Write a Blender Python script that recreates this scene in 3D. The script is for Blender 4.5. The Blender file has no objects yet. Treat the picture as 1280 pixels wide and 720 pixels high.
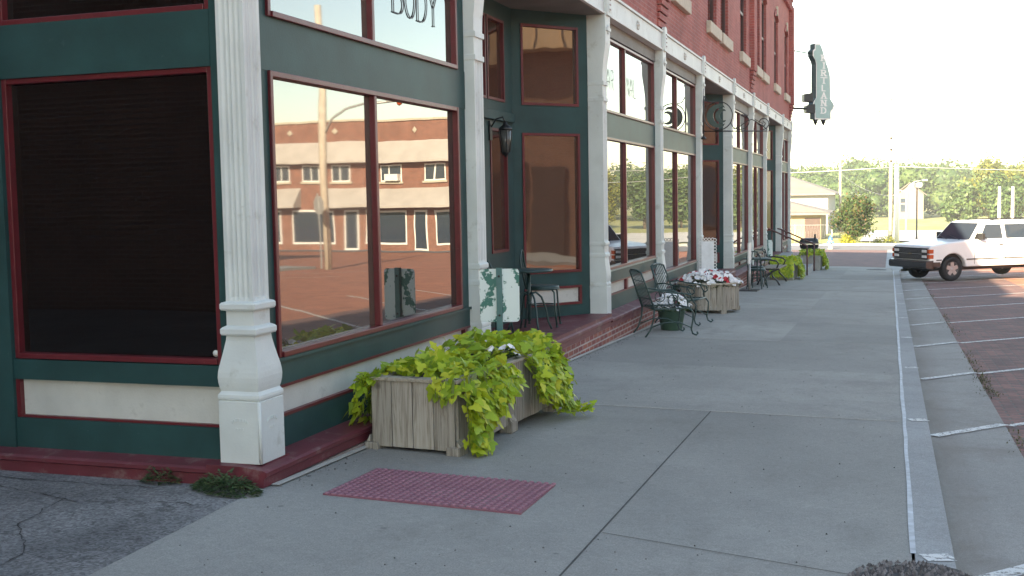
import bpy, math, random
from mathutils import Vector, Matrix
random.seed(7)
PI = math.pi
S = bpy.context.scene
C = S.collection
# ------------------------------------------------------------------ mesh helpers
class MB:
    """collects shapes; build() links them as one mesh object"""
    def __init__(s): s.v=[]; s.f=[]; s.m=[]; s.cur=0; s.sm=[]
    def mat(s,i): s.cur=i; return s
    def add(s,vs,fs,smooth=False):
        o=len(s.v); s.v+= [tuple(p) for p in vs]
        for f in fs: s.f.append([i+o for i in f]); s.m.append(s.cur); s.sm.append(smooth)
        return s
    def box(s,x0,x1,y0,y1,z0,z1):
        if x0>x1:x0,x1=x1,x0
        if y0>y1:y0,y1=y1,y0
        if z0>z1:z0,z1=z1,z0
        return s.add([(x0,y0,z0),(x1,y0,z0),(x1,y1,z0),(x0,y1,z0),(x0,y0,z1),(x1,y0,z1),(x1,y1,z1),(x0,y1,z1)],
          [(0,3,2,1),(4,5,6,7),(0,1,5,4),(1,2,6,5),(2,3,7,6),(3,0,4,7)])
    def obox(s,c,u,v,w,hu,hv,hw):
        c=Vector(c);u=Vector(u).normalized();v=Vector(v).normalized();w=Vector(w).normalized()
        P=[c+u*a*hu+v*b*hv+w*d*hw for d in(-1,1) for a,b in((-1,-1),(1,-1),(1,1),(-1,1))]
        return s.add(P,[(0,3,2,1),(4,5,6,7),(0,1,5,4),(1,2,6,5),(2,3,7,6),(3,0,4,7)])
    def bar(s,a,b,w,h=None,up=(0,0,1)):
        a=Vector(a);b=Vector(b);d=(b-a);L=d.length;d.normalize();u=Vector(up)
        if abs(d.dot(u))>.98:u=Vector((1,0,0))
        x=d.cross(u).normalized();y=x.cross(d)
        return s.obox((a+b)/2,x,d,y,w/2,L/2,(h or w)/2)
    def tube(s,pts,r,n=8,closed=False):
        pts=[Vector(p) for p in pts];N=len(pts);rs=r if isinstance(r,(list,tuple)) else [r]*N
        rings=[];up=None
        for i,p in enumerate(pts):
            if closed:t=pts[(i+1)%N]-pts[i-1]
            else:t=pts[min(i+1,N-1)]-pts[max(i-1,0)]
            t.normalize()
            if up is None:
                up=Vector((0,0,1)) if abs(t.z)<.9 else Vector((1,0,0))
            x=t.cross(up)
            if x.length<1e-4:x=t.cross(Vector((.3,.9,.1)))
            x.normalize();up=x.cross(t).normalized()
            rings.append([p+(x*math.cos(a)+up*math.sin(a))*rs[i] for a in [2*PI*k/n for k in range(n)]])
        vs=[q for R in rings for q in R];fs=[]
        for i in range(N if closed else N-1):
            j=(i+1)%N
            for k in range(n):
                k2=(k+1)%n;fs.append((i*n+k,i*n+k2,j*n+k2,j*n+k))
        if not closed:fs+= [tuple(range(n))[::-1],tuple((N-1)*n+k for k in range(n))]
        return s.add(vs,fs,True)
    def lathe(s,prof,c=(0,0,0),n=20,axis='z'):
        vs=[];fs=[];N=len(prof)
        for r,z in prof:
            for k in range(n):
                a=2*PI*k/n;p=(r*math.cos(a),r*math.sin(a),z)
                if axis=='x':p=(z,p[0],p[1])
                if axis=='y':p=(p[0],z,p[1])
                vs.append((c[0]+p[0],c[1]+p[1],c[2]+p[2]))
        for i in range(N-1):
            for k in range(n):
                k2=(k+1)%n;fs.append((i*n+k,i*n+k2,(i+1)*n+k2,(i+1)*n+k))
        fs+= [tuple(range(n))[::-1],tuple((N-1)*n+k for k in range(n))]
        return s.add(vs,fs,True)
    def ring(s,prof,c,n=32):
        vs=[];fs=[];N=len(prof)
        for q,z in prof:
            for k in range(n):
                a=2*PI*k/n;vs.append((c[0]+q*math.cos(a),c[1]+z,c[2]+q*math.sin(a)))
        for i in range(N):
            for k in range(n):
                k2=(k+1)%n;j=(i+1)%N;fs.append((i*n+k,i*n+k2,j*n+k2,j*n+k))
        return s.add(vs,fs,True)
    def prism(s,poly,d,o=(0,0,0),ax='y'):
        """poly of (a,b): ax y -> a=x,b=z extruded along y by d=(d0,d1); x -> a=y,b=z; z -> a=x,b=y"""
        n=len(poly)
        def P(a,b,t):
            p={'y':(a,t,b),'x':(t,a,b),'z':(a,b,t)}[ax];return (p[0]+o[0],p[1]+o[1],p[2]+o[2])
        vs=[P(a,b,d[0]) for a,b in poly]+[P(a,b,d[1]) for a,b in poly]
        fs=[tuple(range(n))[::-1],tuple(range(n,2*n))]+[(i,(i+1)%n,n+(i+1)%n,n+i) for i in range(n)]
        return s.add(vs,fs)
    def quad(s,a,b,c,d): return s.add([a,b,c,d],[(0,1,2,3)])
    def build(s,name,mats,parent=None,bevel=0,loc=None):
        me=bpy.data.meshes.new(name);me.from_pydata(s.v,[],s.f)
        for m in (mats if isinstance(mats,(list,tuple)) else [mats]): me.materials.append(m)
        me.polygons.foreach_set('material_index',s.m);me.polygons.foreach_set('use_smooth',s.sm)
        me.update()
        import bmesh
        bm=bmesh.new();bm.from_mesh(me);bmesh.ops.recalc_face_normals(bm,faces=bm.faces);bm.to_mesh(me);bm.free()
        o=bpy.data.objects.new(name,me);C.objects.link(o)
        if parent:o.parent=parent
        if loc:o.location=loc
        if bevel:
            b=o.modifiers.new('bevel','BEVEL');b.width=bevel;b.segments=2;b.limit_method='ANGLE';b.angle_limit=math.radians(40)
        return o
def tag(o,label=None,cat=None,group=None,kind=None):
    for k,v in(('label',label),('category',cat),('group',group),('kind',kind)):
        if v:o[k]=v
    return o
def thing(name,label,cat,loc=(0,0,0),rz=0,group=None):
    o=bpy.data.objects.new(name,None);C.objects.link(o);o.location=loc;o.rotation_euler=(0,0,rz);o.empty_display_size=.2
    return tag(o,label,cat,group)
def dup(root,loc,rz,label,group=None):
    r=root.copy();C.objects.link(r);r.location=loc;r.rotation_euler=(0,0,rz);r['label']=label
    if group:r['group']=group
    for ch in list(root.children):
        c=ch.copy();C.objects.link(c);c.parent=r
        for g in list(ch.children):
            d=g.copy();C.objects.link(d);d.parent=c
    return r
# ------------------------------------------------------------------ materials
def newmat(name):
    m=bpy.data.materials.new(name);m.use_nodes=True;nt=m.node_tree
    return m,nt,nt.nodes['Principled BSDF']
def N(nt,t,**k):
    n=nt.nodes.new(t)
    for a,b in k.items():
        if a in n.inputs.keys():n.inputs[a].default_value=b
        else:setattr(n,a,b)
    return n
def mixc(nt,fac,a,b,blend='MIX'):
    n=nt.nodes.new('ShaderNodeMix');n.data_type='RGBA';n.blend_type=blend
    for sk,val in((n.inputs[0],fac),(n.inputs[6],a),(n.inputs[7],b)):
        if isinstance(val,bpy.types.NodeSocket):nt.links.new(val,sk)
        elif isinstance(val,(int,float)):sk.default_value=val
        else:sk.default_value=(*val,1) if len(val)==3 else val
    return n.outputs[2]
def ramp(nt,src,stops):
    r=nt.nodes.new('ShaderNodeValToRGB');e=r.color_ramp.elements
    while len(e)<len(stops):e.new(.5)
    for i,(p,c) in enumerate(stops):
        e[i].position=p;e[i].color=(c,c,c,1) if isinstance(c,(int,float)) else (*c,1)
    nt.links.new(src,r.inputs[0]);return r.outputs[0]
def noise(nt,scale,detail=4,rough=.55,vec=None,coord='Object',stretch=None):
    n=N(nt,'ShaderNodeTexNoise');n.inputs['Scale'].default_value=scale;n.inputs['Detail'].default_value=detail;n.inputs['Roughness'].default_value=rough
    tc=N(nt,'ShaderNodeTexCoord');src=vec or tc.outputs[coord]
    if stretch:
        mp=N(nt,'ShaderNodeMapping');mp.inputs['Scale'].default_value=stretch;nt.links.new(src,mp.inputs[0]);src=mp.outputs[0]
    nt.links.new(src,n.inputs['Vector']);return n.outputs[0]
def bump(nt,p,h,strength,dist=.01):
    b=N(nt,'ShaderNodeBump');b.inputs['Strength'].default_value=strength;b.inputs['Distance'].default_value=dist
    nt.links.new(h,b.inputs['Height']);nt.links.new(b.outputs[0],p.inputs['Normal'])
def paint(name,col,rough=.5,var=.12,scale=6,bmp=.15,spec=.5,metal=0,dirt=None,island=0,bscale=60,chips=None):
    m,nt,p=newmat(name);c=col
    n1=noise(nt,scale,5)
    f=ramp(nt,n1,[(.3,1-var),(.7,1+var)])
    out=mixc(nt,1.0,c,f,'MULTIPLY')
    if dirt:
        n2=noise(nt,dirt[2],6,.7);msk=ramp(nt,n2,[(dirt[3],0),(dirt[3]+.1,dirt[1])]);out=mixc(nt,msk,out,dirt[0])
    if chips:
        n3=noise(nt,chips[2],7,.75);m3=ramp(nt,n3,[(chips[1]-.012,0),(chips[1]+.012,.9)]);out=mixc(nt,m3,out,chips[0])
    if island:
        g=N(nt,'ShaderNodeNewGeometry');f2=ramp(nt,g.outputs['Random Per Island'],[(0,1-island),(1,1+island)]);out=mixc(nt,1.0,out,f2,'MULTIPLY')
    nt.links.new(out,p.inputs['Base Color'])
    p.inputs['Roughness'].default_value=rough;p.inputs['Specular IOR Level'].default_value=spec;p.inputs['Metallic'].default_value=metal
    if bmp:bump(nt,p,noise(nt,bscale,4),bmp,.004)
    return m
def brickmat(name,c1,c2,mortar,floor=False,bw=.205,bh=.067,ms=.008,stain=None,rough=.85,bstr=.5,rot=0):
    m,nt,p=newmat(name)
    tc=N(nt,'ShaderNodeTexCoord');sp=N(nt,'ShaderNodeSeparateXYZ');nt.links.new(tc.outputs['Object'],sp.inputs[0])
    cb=N(nt,'ShaderNodeCombineXYZ')
    if floor:
        nt.links.new(sp.outputs[0],cb.inputs[0]);nt.links.new(sp.outputs[1],cb.inputs[1])
    else:
        ad=N(nt,'ShaderNodeMath',operation='ADD');nt.links.new(sp.outputs[0],ad.inputs[0]);nt.links.new(sp.outputs[1],ad.inputs[1])
        nt.links.new(ad.outputs[0],cb.inputs[0]);nt.links.new(sp.outputs[2],cb.inputs[1])
    vec=cb.outputs[0]
    # slight waviness so courses are not ruler straight
    b=N(nt,'ShaderNodeTexBrick');b.inputs['Scale'].default_value=1;b.inputs['Brick Width'].default_value=bw;b.inputs['Row Height'].default_value=bh
    b.inputs['Mortar Size'].default_value=ms;b.inputs['Mortar Smooth'].default_value=.3;b.inputs['Bias'].default_value=0
    b.inputs['Color1'].default_value=(*c1,1);b.inputs['Color2'].default_value=(*c2,1);b.inputs['Mortar'].default_value=(*mortar,1)
    if rot:
        mp=N(nt,'ShaderNodeMapping');mp.inputs['Rotation'].default_value=(0,0,rot);nt.links.new(vec,mp.inputs[0]);vec=mp.outputs[0]
    nt.links.new(vec,b.inputs['Vector'])
    n1=noise(nt,1.3,6,.65);f=ramp(nt,n1,[(.25,.72),(.75,1.28)])
    out=mixc(nt,1.0,b.outputs['Color'],f,'MULTIPLY')
    n2=noise(nt,25,3);f2=ramp(nt,n2,[(.3,.85),(.7,1.15)]);out=mixc(nt,1.0,out,f2,'MULTIPLY')
    if stain:
        n3=noise(nt,stain[1],6,.7);msk=ramp(nt,n3,[(stain[2],0),(stain[2]+.15,stain[3])]);out=mixc(nt,msk,out,stain[0])
    nt.links.new(out,p.inputs['Base Color']);p.inputs['Roughness'].default_value=rough
    inv=N(nt,'ShaderNodeMath',operation='SUBTRACT');inv.inputs[0].default_value=1;nt.links.new(b.outputs['Fac'],inv.inputs[1])
    bump(nt,p,inv.outputs[0],bstr,.008)
    return m
def glassmat(name,base,ior=1.9,rough=.01,wav=.03,tint=None,wscale=1.2):
    m,nt,p=newmat(name)
    p.inputs['Base Color'].default_value=(*base,1);p.inputs['Roughness'].default_value=rough;p.inputs['IOR'].default_value=ior
    if tint:p.inputs['Specular Tint'].default_value=(*tint,1)
    if wav:bump(nt,p,noise(nt,wscale,2,.4),wav,.05)
    return m
CREAM=paint('cream_paint',(.575,.62,.605),.55,.10,2.2,.3,dirt=((.36,.37,.33),.55,4,.58),chips=((.25,.17,.12),.735,26),spec=.35)
PANEL=paint('panel_cream',(.52,.525,.485),.6,.10,4,.4,dirt=((.3,.3,.27),.55,4,.57),chips=((.2,.19,.17),.72,20))
GREEN=paint('dark_green_paint',(.0135,.054,.053),.52,.22,3,.25,spec=.34,dirt=((.05,.10,.10),.4,9,.64),chips=((.16,.19,.18),.70,23))
RED=paint('dark_red_trim',(.12,.012,.017),.4,.15,8,.2,dirt=((.26,.16,.16),.5,30,.64),chips=((.35,.30,.28),.72,38))
LEDGE=paint('maroon_ledge',(.13,.022,.032),.5,.2,3,.3,dirt=((.22,.14,.13),.65,5,.53),chips=((.30,.27,.24),.70,22))
SILL=paint('grey_green_sill',(.25,.31,.28),.6,.2,12,.3)
SOFFIT=paint('soffit_grey',(.17,.165,.15),.7,.2,2,.2)
BRICK=brickmat('red_brick',(.33,.085,.07),(.26,.06,.055),(.30,.17,.15),stain=((.42,.25,.23),.6,.55,.35),ms=.006,bstr=.35)
BASEBRICK=brickmat('base_brick',(.28,.085,.06),(.20,.05,.045),(.36,.29,.27),ms=.011,stain=((.35,.25,.22),3,.6,.6))
STONE=paint('limestone',(.46,.42,.34),.85,.12,10,.4)
GLASS=glassmat('window_glass',(.030,.024,.020),2.5,.004,.020)
DUSTY=glassmat('dusty_window_glass',(.085,.062,.048),2.5,.02,.02)
GLASSB=glassmat('door_glass',(.055,.024,.016),2.2,.02,.06)
DARKGLASS=glassmat('side_window_glass',(.008,.007,.006),1.5,.02,.03)
nt=DARKGLASS.node_tree;p=nt.nodes['Principled BSDF'];tc=N(nt,'ShaderNodeTexCoord');w_=N(nt,'ShaderNodeTexWave',bands_direction='Z');w_.inputs['Scale'].default_value=9;w_.inputs['Distortion'].default_value=.5
nt.links.new(tc.outputs['Object'],w_.inputs['Vector']);nt.links.new(mixc(nt,ramp(nt,w_.outputs['Fac'],[(.45,0),(.6,1)]),(.0045,.0032,.003),mixc(nt,ramp(nt,noise(nt,.9,3),[(.35,0),(.65,1)]),(.006,.0042,.0035),(.011,.007,.0055))),p.inputs['Base Color'])
LETTER=paint('grey_lettering',(.06,.06,.065),.6,.1,5,0)
CONC=None
def concrete(name,col,stain,sc=1.0,slabs=False):
    m,nt,p=newmat(name)
    n1=noise(nt,.5*sc,6,.62);f=ramp(nt,n1,[(.28,.80),(.72,1.16)]);out=mixc(nt,1.0,col,f,'MULTIPLY')
    if slabs:
        tc=N(nt,'ShaderNodeTexCoord');b=N(nt,'ShaderNodeTexBrick');b.offset=0;b.inputs['Scale'].default_value=1;b.inputs['Brick Width'].default_value=2.08;b.inputs['Row Height'].default_value=2.95;b.inputs['Mortar Size'].default_value=0
        b.inputs['Color1'].default_value=(.88,.88,.87,1);b.inputs['Color2'].default_value=(1.12,1.11,1.09,1)
        mp=N(nt,'ShaderNodeMapping');mp.inputs['Location'].default_value=(0,-.53+2.95,0);nt.links.new(tc.outputs['Object'],mp.inputs[0]);nt.links.new(mp.outputs[0],b.inputs['Vector'])
        out=mixc(nt,1.0,out,b.outputs['Color'],'MULTIPLY')
        n6=noise(nt,1.1,6,.7,stretch=(1,.45,1));out=mixc(nt,ramp(nt,n6,[(.56,0),(.70,.55)]),out,(.17,.165,.15))
        v=N(nt,'ShaderNodeTexVoronoi');v.inputs['Scale'].default_value=2.6;v.inputs['Randomness'].default_value=1;nt.links.new(tc.outputs['Object'],v.inputs['Vector'])
        out=mixc(nt,ramp(nt,v.outputs['Distance'],[(.035,.6),(.055,0)]),out,(.10,.10,.098))
    n2=noise(nt,2.2*sc,7,.7);msk=ramp(nt,n2,[(.50,0),(.70,.55)]);out=mixc(nt,msk,out,stain)
    n3=noise(nt,130,2);f3=ramp(nt,n3,[(.3,.78),(.7,1.2)]);out=mixc(nt,1.0,out,f3,'MULTIPLY')
    n5=noise(nt,28,5,.7);f5=ramp(nt,n5,[(.3,.9),(.7,1.1)]);out=mixc(nt,1.0,out,f5,'MULTIPLY')
    n4=noise(nt,14,3,.6);m4=ramp(nt,n4,[(.70,0),(.76,.55)]);out=mixc(nt,m4,out,(.13,.125,.115))
    nt.links.new(out,p.inputs['Base Color']);p.inputs['Roughness'].default_value=.85
    bump(nt,p,noise(nt,90,5,.7),.3,.004);return m
CONC=concrete('sidewalk_concrete',(.285,.283,.266),(.215,.213,.20),1.0,True)
CURBM=concrete('curb_concrete',(.30,.31,.31),(.24,.24,.235))
GUTM=concrete('gutter_concrete',(.275,.27,.255),(.17,.15,.13),.8)
nt=GUTM.node_tree;p=nt.nodes['Principled BSDF'];src=p.inputs['Base Color'].links[0].from_socket
tc=N(nt,'ShaderNodeTexCoord');sp=N(nt,'ShaderNodeSeparateXYZ');nt.links.new(tc.outputs['Object'],sp.inputs[0])
mr=N(nt,'ShaderNodeMapRange');nt.links.new(sp.outputs[0],mr.inputs[0])
for k_,v_ in ((1,3.72),(2,4.02),(3,1.0),(4,0.0)):mr.inputs[k_].default_value=v_
nn=noise(nt,2.5,6,.7,stretch=(1,.25,1));ml=N(nt,'ShaderNodeMath',operation='MULTIPLY');nt.links.new(mr.outputs[0],ml.inputs[0]);nt.links.new(ramp(nt,nn,[(.3,.3),(.65,1)]),ml.inputs[1])
nt.links.new(mixc(nt,ml.outputs[0],src,(.15,.125,.105)),p.inputs['Base Color'])
MORTAR=concrete('mortar_fillet',(.46,.45,.41),(.3,.28,.26),3)
def asphalt():
    m,nt,p=newmat('old_asphalt')
    n1=noise(nt,1.1,6,.65);out=mixc(nt,ramp(nt,n1,[(.35,0),(.65,1)]),(.105,.105,.108),(.225,.225,.225))
    v=N(nt,'ShaderNodeTexVoronoi');v.inputs['Scale'].default_value=75;tc=N(nt,'ShaderNodeTexCoord');nt.links.new(tc.outputs['Object'],v.inputs['Vector'])
    out=mixc(nt,1.0,out,ramp(nt,v.outputs['Color'],[(.1,.55),(.9,1.5)]),'MULTIPLY')
    n3=noise(nt,4.5,6,.75);out=mixc(nt,ramp(nt,n3,[(.56,0),(.62,.75)]),out,(.05,.05,.052))
    n4=noise(nt,9,6,.75);out=mixc(nt,ramp(nt,n4,[(.62,0),(.68,.6)]),out,(.30,.28,.26))
    nt.links.new(out,p.inputs['Base Color']);p.inputs['Roughness'].default_value=.9
    bump(nt,p,v.outputs['Distance'],.8,.008);return m
ASPH=asphalt()
STREETB=brickmat('paving_brick',(.25,.11,.095),(.12,.066,.068),(.12,.10,.09),True,.21,.095,.012,stain=((.075,.055,.058),.55,.54,.45),rough=.85,bstr=.8)
def worn(name,col,thr=.42,sc=14):
    m,nt,p=newmat(name);p.inputs['Base Color'].default_value=(*col,1);p.inputs['Roughness'].default_value=.7
    out=nt.nodes['Material Output'];tr=N(nt,'ShaderNodeBsdfTransparent');mx=N(nt,'ShaderNodeMixShader')
    n=noise(nt,sc,6,.75);f=ramp(nt,n,[(thr-.05,0),(thr+.05,1)])
    nt.links.new(f,mx.inputs[0]);nt.links.new(tr.outputs[0],mx.inputs[1]);nt.links.new(p.outputs[0],mx.inputs[2]);nt.links.new(mx.outputs[0],out.inputs[0]);return m
LINE=worn('worn_white_paint',(.62,.63,.62),.44,32)
SEAL=paint('joint_sealant',(.42,.45,.49),.6,.25,14,.3)
JOINT=paint('joint_dark',(.07,.07,.068),.95,.3,20,0)
def wood(name,col,dark,horiz=False):
    m,nt,p=newmat(name)
    g=N(nt,'ShaderNodeNewGeometry');tc=N(nt,'ShaderNodeTexCoord')
    mp=N(nt,'ShaderNodeMapping');mp.inputs['Scale'].default_value=(38,2.2,38) if horiz else (38,38,2.0)
    ml=N(nt,'ShaderNodeVectorMath',operation='SCALE');cb=N(nt,'ShaderNodeCombineXYZ')
    for i in range(3):nt.links.new(g.outputs['Random Per Island'],cb.inputs[i])
    nt.links.new(cb.outputs[0],ml.inputs[0]);ml.inputs['Scale'].default_value=17
    ad=N(nt,'ShaderNodeVectorMath',operation='ADD');nt.links.new(tc.outputs['Object'],ad.inputs[0]);nt.links.new(ml.outputs[0],ad.inputs[1])
    nt.links.new(ad.outputs[0],mp.inputs[0])
    n=N(nt,'ShaderNodeTexNoise');n.inputs['Scale'].default_value=1;n.inputs['Detail'].default_value=6;n.inputs['Roughness'].default_value=.65;n.inputs['Distortion'].default_value=1.2
    nt.links.new(mp.outputs[0],n.inputs['Vector'])
    f=ramp(nt,n.outputs[0],[(.32,0),(.52,.75),(.7,1)]);out=mixc(nt,f,dark,col)
    k=noise(nt,7,2,.4,ad.outputs[0]);km=ramp(nt,k,[(.66,0),(.74,.8)]);out=mixc(nt,km,out,[a*.55 for a in dark])
    isl=ramp(nt,g.outputs['Random Per Island'],[(0,.78),(1,1.2)]);out=mixc(nt,1.0,out,isl,'MULTIPLY')
    nt.links.new(out,p.inputs['Base Color']);p.inputs['Roughness'].default_value=.85
    bump(nt,p,n.outputs[0],.5,.004);return m
WOOD=wood('weathered_wood',(.375,.35,.30),(.13,.10,.07))
WOODH=wood('weathered_wood_rim',(.42,.385,.31),(.19,.155,.115),True)
IRON=paint('green_iron',(.018,.05,.047),.42,.2,20,.2,spec=.5)
BLACK=paint('black_iron',(.012,.012,.013),.4,.2,20,.2)
BROWNRAIL=paint('brown_rail_paint',(.09,.028,.022),.45,.2,20,.1)
def leafmat(name,stops,trans=.35):
    m,nt,p=newmat(name);g=N(nt,'ShaderNodeNewGeometry')
    c=ramp(nt,g.outputs['Random Per Island'],stops)
    nt.links.new(c,p.inputs['Base Color']);p.inputs['Roughness'].default_value=.5;p.inputs['Specular IOR Level'].default_value=.35
    out=nt.nodes['Material Output'];t=N(nt,'ShaderNodeBsdfTranslucent');nt.links.new(c,t.inputs[0]);mx=N(nt,'ShaderNodeMixShader');mx.inputs[0].default_value=trans
    nt.links.new(p.outputs[0],mx.inputs[1]);nt.links.new(t.outputs[0],mx.inputs[2]);nt.links.new(mx.outputs[0],out.inputs[0]);return m
VINE=leafmat('vine_leaves',[(0,(.20,.33,.03)),(.45,(.34,.47,.035)),(.8,(.47,.55,.04)),(1,(.58,.60,.06))],.3)
DLEAF=leafmat('dark_leaves',[(0,(.025,.06,.015)),(.6,(.05,.11,.025)),(1,(.08,.15,.03))],.25)
WEED=leafmat('weed_leaves',[(0,(.03,.07,.03)),(.6,(.07,.13,.05)),(1,(.14,.19,.08))],.2)
TREE1=leafmat('tree_leaves',[(0,(.04,.085,.03)),(.5,(.07,.125,.04)),(1,(.11,.165,.05))],.3)
TREE2=leafmat('yellowish_leaves',[(0,(.07,.10,.025)),(.5,(.16,.18,.03)),(1,(.25,.24,.05))],.3)
TREE3=leafmat('reddish_leaves',[(0,(.03,.055,.014)),(.75,(.07,.115,.03)),(.9,(.13,.085,.035)),(1,(.15,.08,.04))],.3)
PETAL=paint('white_petals',(.75,.75,.76),.6,.05,20,0,island=.08)
PETALR=paint('red_petals',(.45,.02,.03),.6,.1,20,0,island=.25)
BARK=paint('bark',(.11,.085,.065),.95,.3,6,.8)
SOIL=paint('potting_soil',(.035,.025,.018),.95,.3,30,.8)
WHITEP=paint('white_paint',(.72,.72,.70),.45,.05,5,.1)
CHROME=paint('bright_metal',(.55,.55,.55),.25,.05,5,0,metal=.9)
ALUM=paint('alloy',(.5,.5,.52),.35,.08,9,0,metal=.6)
RUBBER=paint('tyre_rubber',(.018,.018,.019),.8,.2,20,.3)
CARWHITE=paint('car_white',(.83,.84,.85),.22,.03,2,0,spec=.6)
CARGLASS=glassmat('car_glass',(.03,.045,.065),1.5,.01,0)
CARBLACK=paint('car_black_plastic',(.02,.02,.021),.55,.1,20,.1)
AMBER=paint('amber_lens',(.52,.085,.025),.25,.1,20,0)
REDLENS=paint('red_lens',(.5,.02,.02),.25,.1,20,0)
LENS=paint('lamp_lens',(.86,.87,.88),.2,.05,40,.2)
GALV=paint('galvanised',(.42,.43,.43),.5,.12,9,.1,metal=.4)
POLEW=paint('weathered_pole',(.42,.38,.32),.85,.15,5,.4)
# ------------------------------------------------------------------ terrain
def P(y):
    if y<70:return -.12-.027*y
    if y<120:return -2.01-.012*(y-70)
    return -2.61
def zg(x,y):return P(y)-.015*min(max(x,0),4.3)
def sheet(name,xs,ys,off,m,kind='structure',parent=None):
    b=MB();nx=len(xs)
    vs=[(x,y,zg(x,y)+(off(x) if callable(off) else off)) for y in ys for x in xs]
    fs=[(j*nx+i,j*nx+i+1,(j+1)*nx+i+1,(j+1)*nx+i) for j in range(len(ys)-1) for i in range(nx-1)]
    b.add(vs,fs);o=b.build(name,m,parent)
    if not parent:o['kind']=kind
    return o
def slab(name,pts,off,th,m,parent=None,kind='structure'):
    b=MB();n=len(pts)
    vs=[(x,y,zg(x,y)+off) for x,y in pts]+[(x,y,zg(x,y)+off-th) for x,y in pts]
    b.add(vs,[tuple(range(n)),tuple(range(2*n-1,n-1,-1))]+[(i,n+i,n+(i+1)%n,(i+1)%n) for i in range(n)])
    o=b.build(name,m,parent)
    if not parent:o['kind']=kind
    return o
# ground with dry grass far away
gm,nt,p=newmat('dry_grass_ground')
c=mixc(nt,ramp(nt,noise(nt,.08,6,.6),[(.35,0),(.65,1)]),(.30,.29,.12),(.24,.27,.09))
c=mixc(nt,ramp(nt,noise(nt,.35,5,.6),[(.55,0),(.7,.7)]),c,(.40,.36,.24))
nt.links.new(c,p.inputs['Base Color']);p.inputs['Roughness'].default_value=.95;bump(nt,p,noise(nt,8,5,.7),.6,.05)
sheet('ground',[-900,-60,-5,0,4.3,60,900],[-300,-60,0,37,70,80,120,200,500,1500],-.24,gm)
SW=[(.05,-.30),(.17,-1.66),(.35,-4),(.3,-12),(3.535,-12),(3.535,33.6),(3.45,36.6),(2.4,37.2),(-.3,37.3),(-.2,0.02),(.0,-.1)]
FAINT=paint('joint_faint',(.13,.13,.125),.95,.2,20,0)
side=slab('sidewalk',SW,0,.3,CONC)
def strip(name,a,b_,w,off,m,parent=None,n=1):
    ax,ay=a;bx,by=b_;dx,dy=bx-ax,by-ay;L=math.hypot(dx,dy);nx,ny=-dy/L*w/2,dx/L*w/2
    return slab(name,[(ax-nx,ay-ny),(bx-nx,by-ny),(bx+nx,by+ny),(ax+nx,ay+ny)],off,.0015,m,parent)
strip('expansion_joint',(2.1,-2.5),(2.06,3.48),.008,.003,JOINT,side)
strip('expansion_joint',(.15,3.48),(3.5,3.50),.012,.0035,SEAL if 0 else MORTAR,side)
for yy in (9.3,15.2,21.2,27.2,32.6):strip('expansion_joint',(.15,yy),(3.5,yy+.02),.007,.0035,JOINT if yy>20 else MORTAR,side)
strip('expansion_joint',(2.1,-.33),(3.5,-.68),.004,.004,FAINT,side)
strip('hairline_crack',(2.1,-1.1),(.17,-2.4),.005,.0045,JOINT,side)
strip('mortar_fillet',(.085,.0),(.10,36),.05,.012,MORTAR,side)
# caulked joint between slab and curb
sb=MB();y=-.2;pr=None
ys=[-.2+i*.5 for i in range(69)]
vs=[];fs=[]
for i,yy in enumerate(ys):
    w=.011+.005*random.random();cx=3.545+.004*random.uniform(-1,1)
    vs+= [(cx-w,yy,zg(3.54,yy)+.004),(cx+w,yy,zg(3.54,yy)+.004)]
    if i:fs.append((2*i-2,2*i-1,2*i+1,2*i))
sb.add(vs,fs);sb.build('joint_sealant',SEAL,side)
slab('curb',[(3.55,-12),(3.72,-12),(3.72,33.4),(3.8,36.3),(3.47,36.5),(3.55,33.4)],-.001,.3,CURBM)
sheet('gutter',[3.70,3.80,3.98,4.33],[-12,0,20,37],lambda x:-.128+.02*max(0,(x-3.8))/.5,GUTM)
sheet('brick_street',[4.32,6.7],[-40,0,20,37],-.122,STREETB)
sheet('brick_roadway',[6.7,19.05],[-40,0,20,37],-.122,brickmat('sun_toned_road_brick',(.46,.17,.095),(.35,.125,.075),(.20,.11,.08),True,.21,.095,.010,stain=((.30,.14,.10),.3,.55,.5),rough=.8))  # redder, brighter copy of the paving brick: sunlit glow put into its colour
sheet('cross_street',[-70,0,3.3],[37.25,50,68],-.06,STREETB)
sheet('cross_street_paving',[4.7,19,70],[37.0,50,68],-.118,bpy.data.materials['sun_toned_road_brick'])  # same brick with the sunlit tone in its colour, for the window reflection
sheet('valley_gutter',[3.28,4.75],[36.9,50,70],-.05,CURBM)
sheet('far_asphalt',[-70,0,4.3,70],[68,70,79],-.10,paint('far_asphalt_grey',(.15,.15,.16),.9,.15,.5,.3))
fk=MB()
for x0,x1 in((-70,70),):
    fk.add([(x0,79,zg(0,79)-.2),(x1,79,zg(0,79)-.2),(x1,79.3,zg(0,79)-.2),(x0,79.3,zg(0,79)-.2)]+[(x0,79,zg(0,79)+.03),(x1,79,zg(0,79)+.03),(x1,79.3,zg(0,79)+.03),(x0,79.3,zg(0,79)+.03)],[(0,3,2,1),(4,5,6,7),(0,1,5,4),(1,2,6,5),(2,3,7,6),(3,0,4,7)])
fk.build('far_kerb',CURBM)['kind']='structure'
sheet('far_lot',[1,10,60],[92,110,130],-.15,concrete('pale_lot',(.5,.49,.46),(.42,.4,.36)))
edge=[(.345-(.345-.165)*t/40*1.0,-4+2.34*t/40) for t in range(41)]+[(.165-.12*t/40,-1.66+1.36*t/40) for t in range(1,41)]
edge=[(x+random.gauss(0,.006)+.01*math.sin(y*9),y) for x,y in edge]
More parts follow.
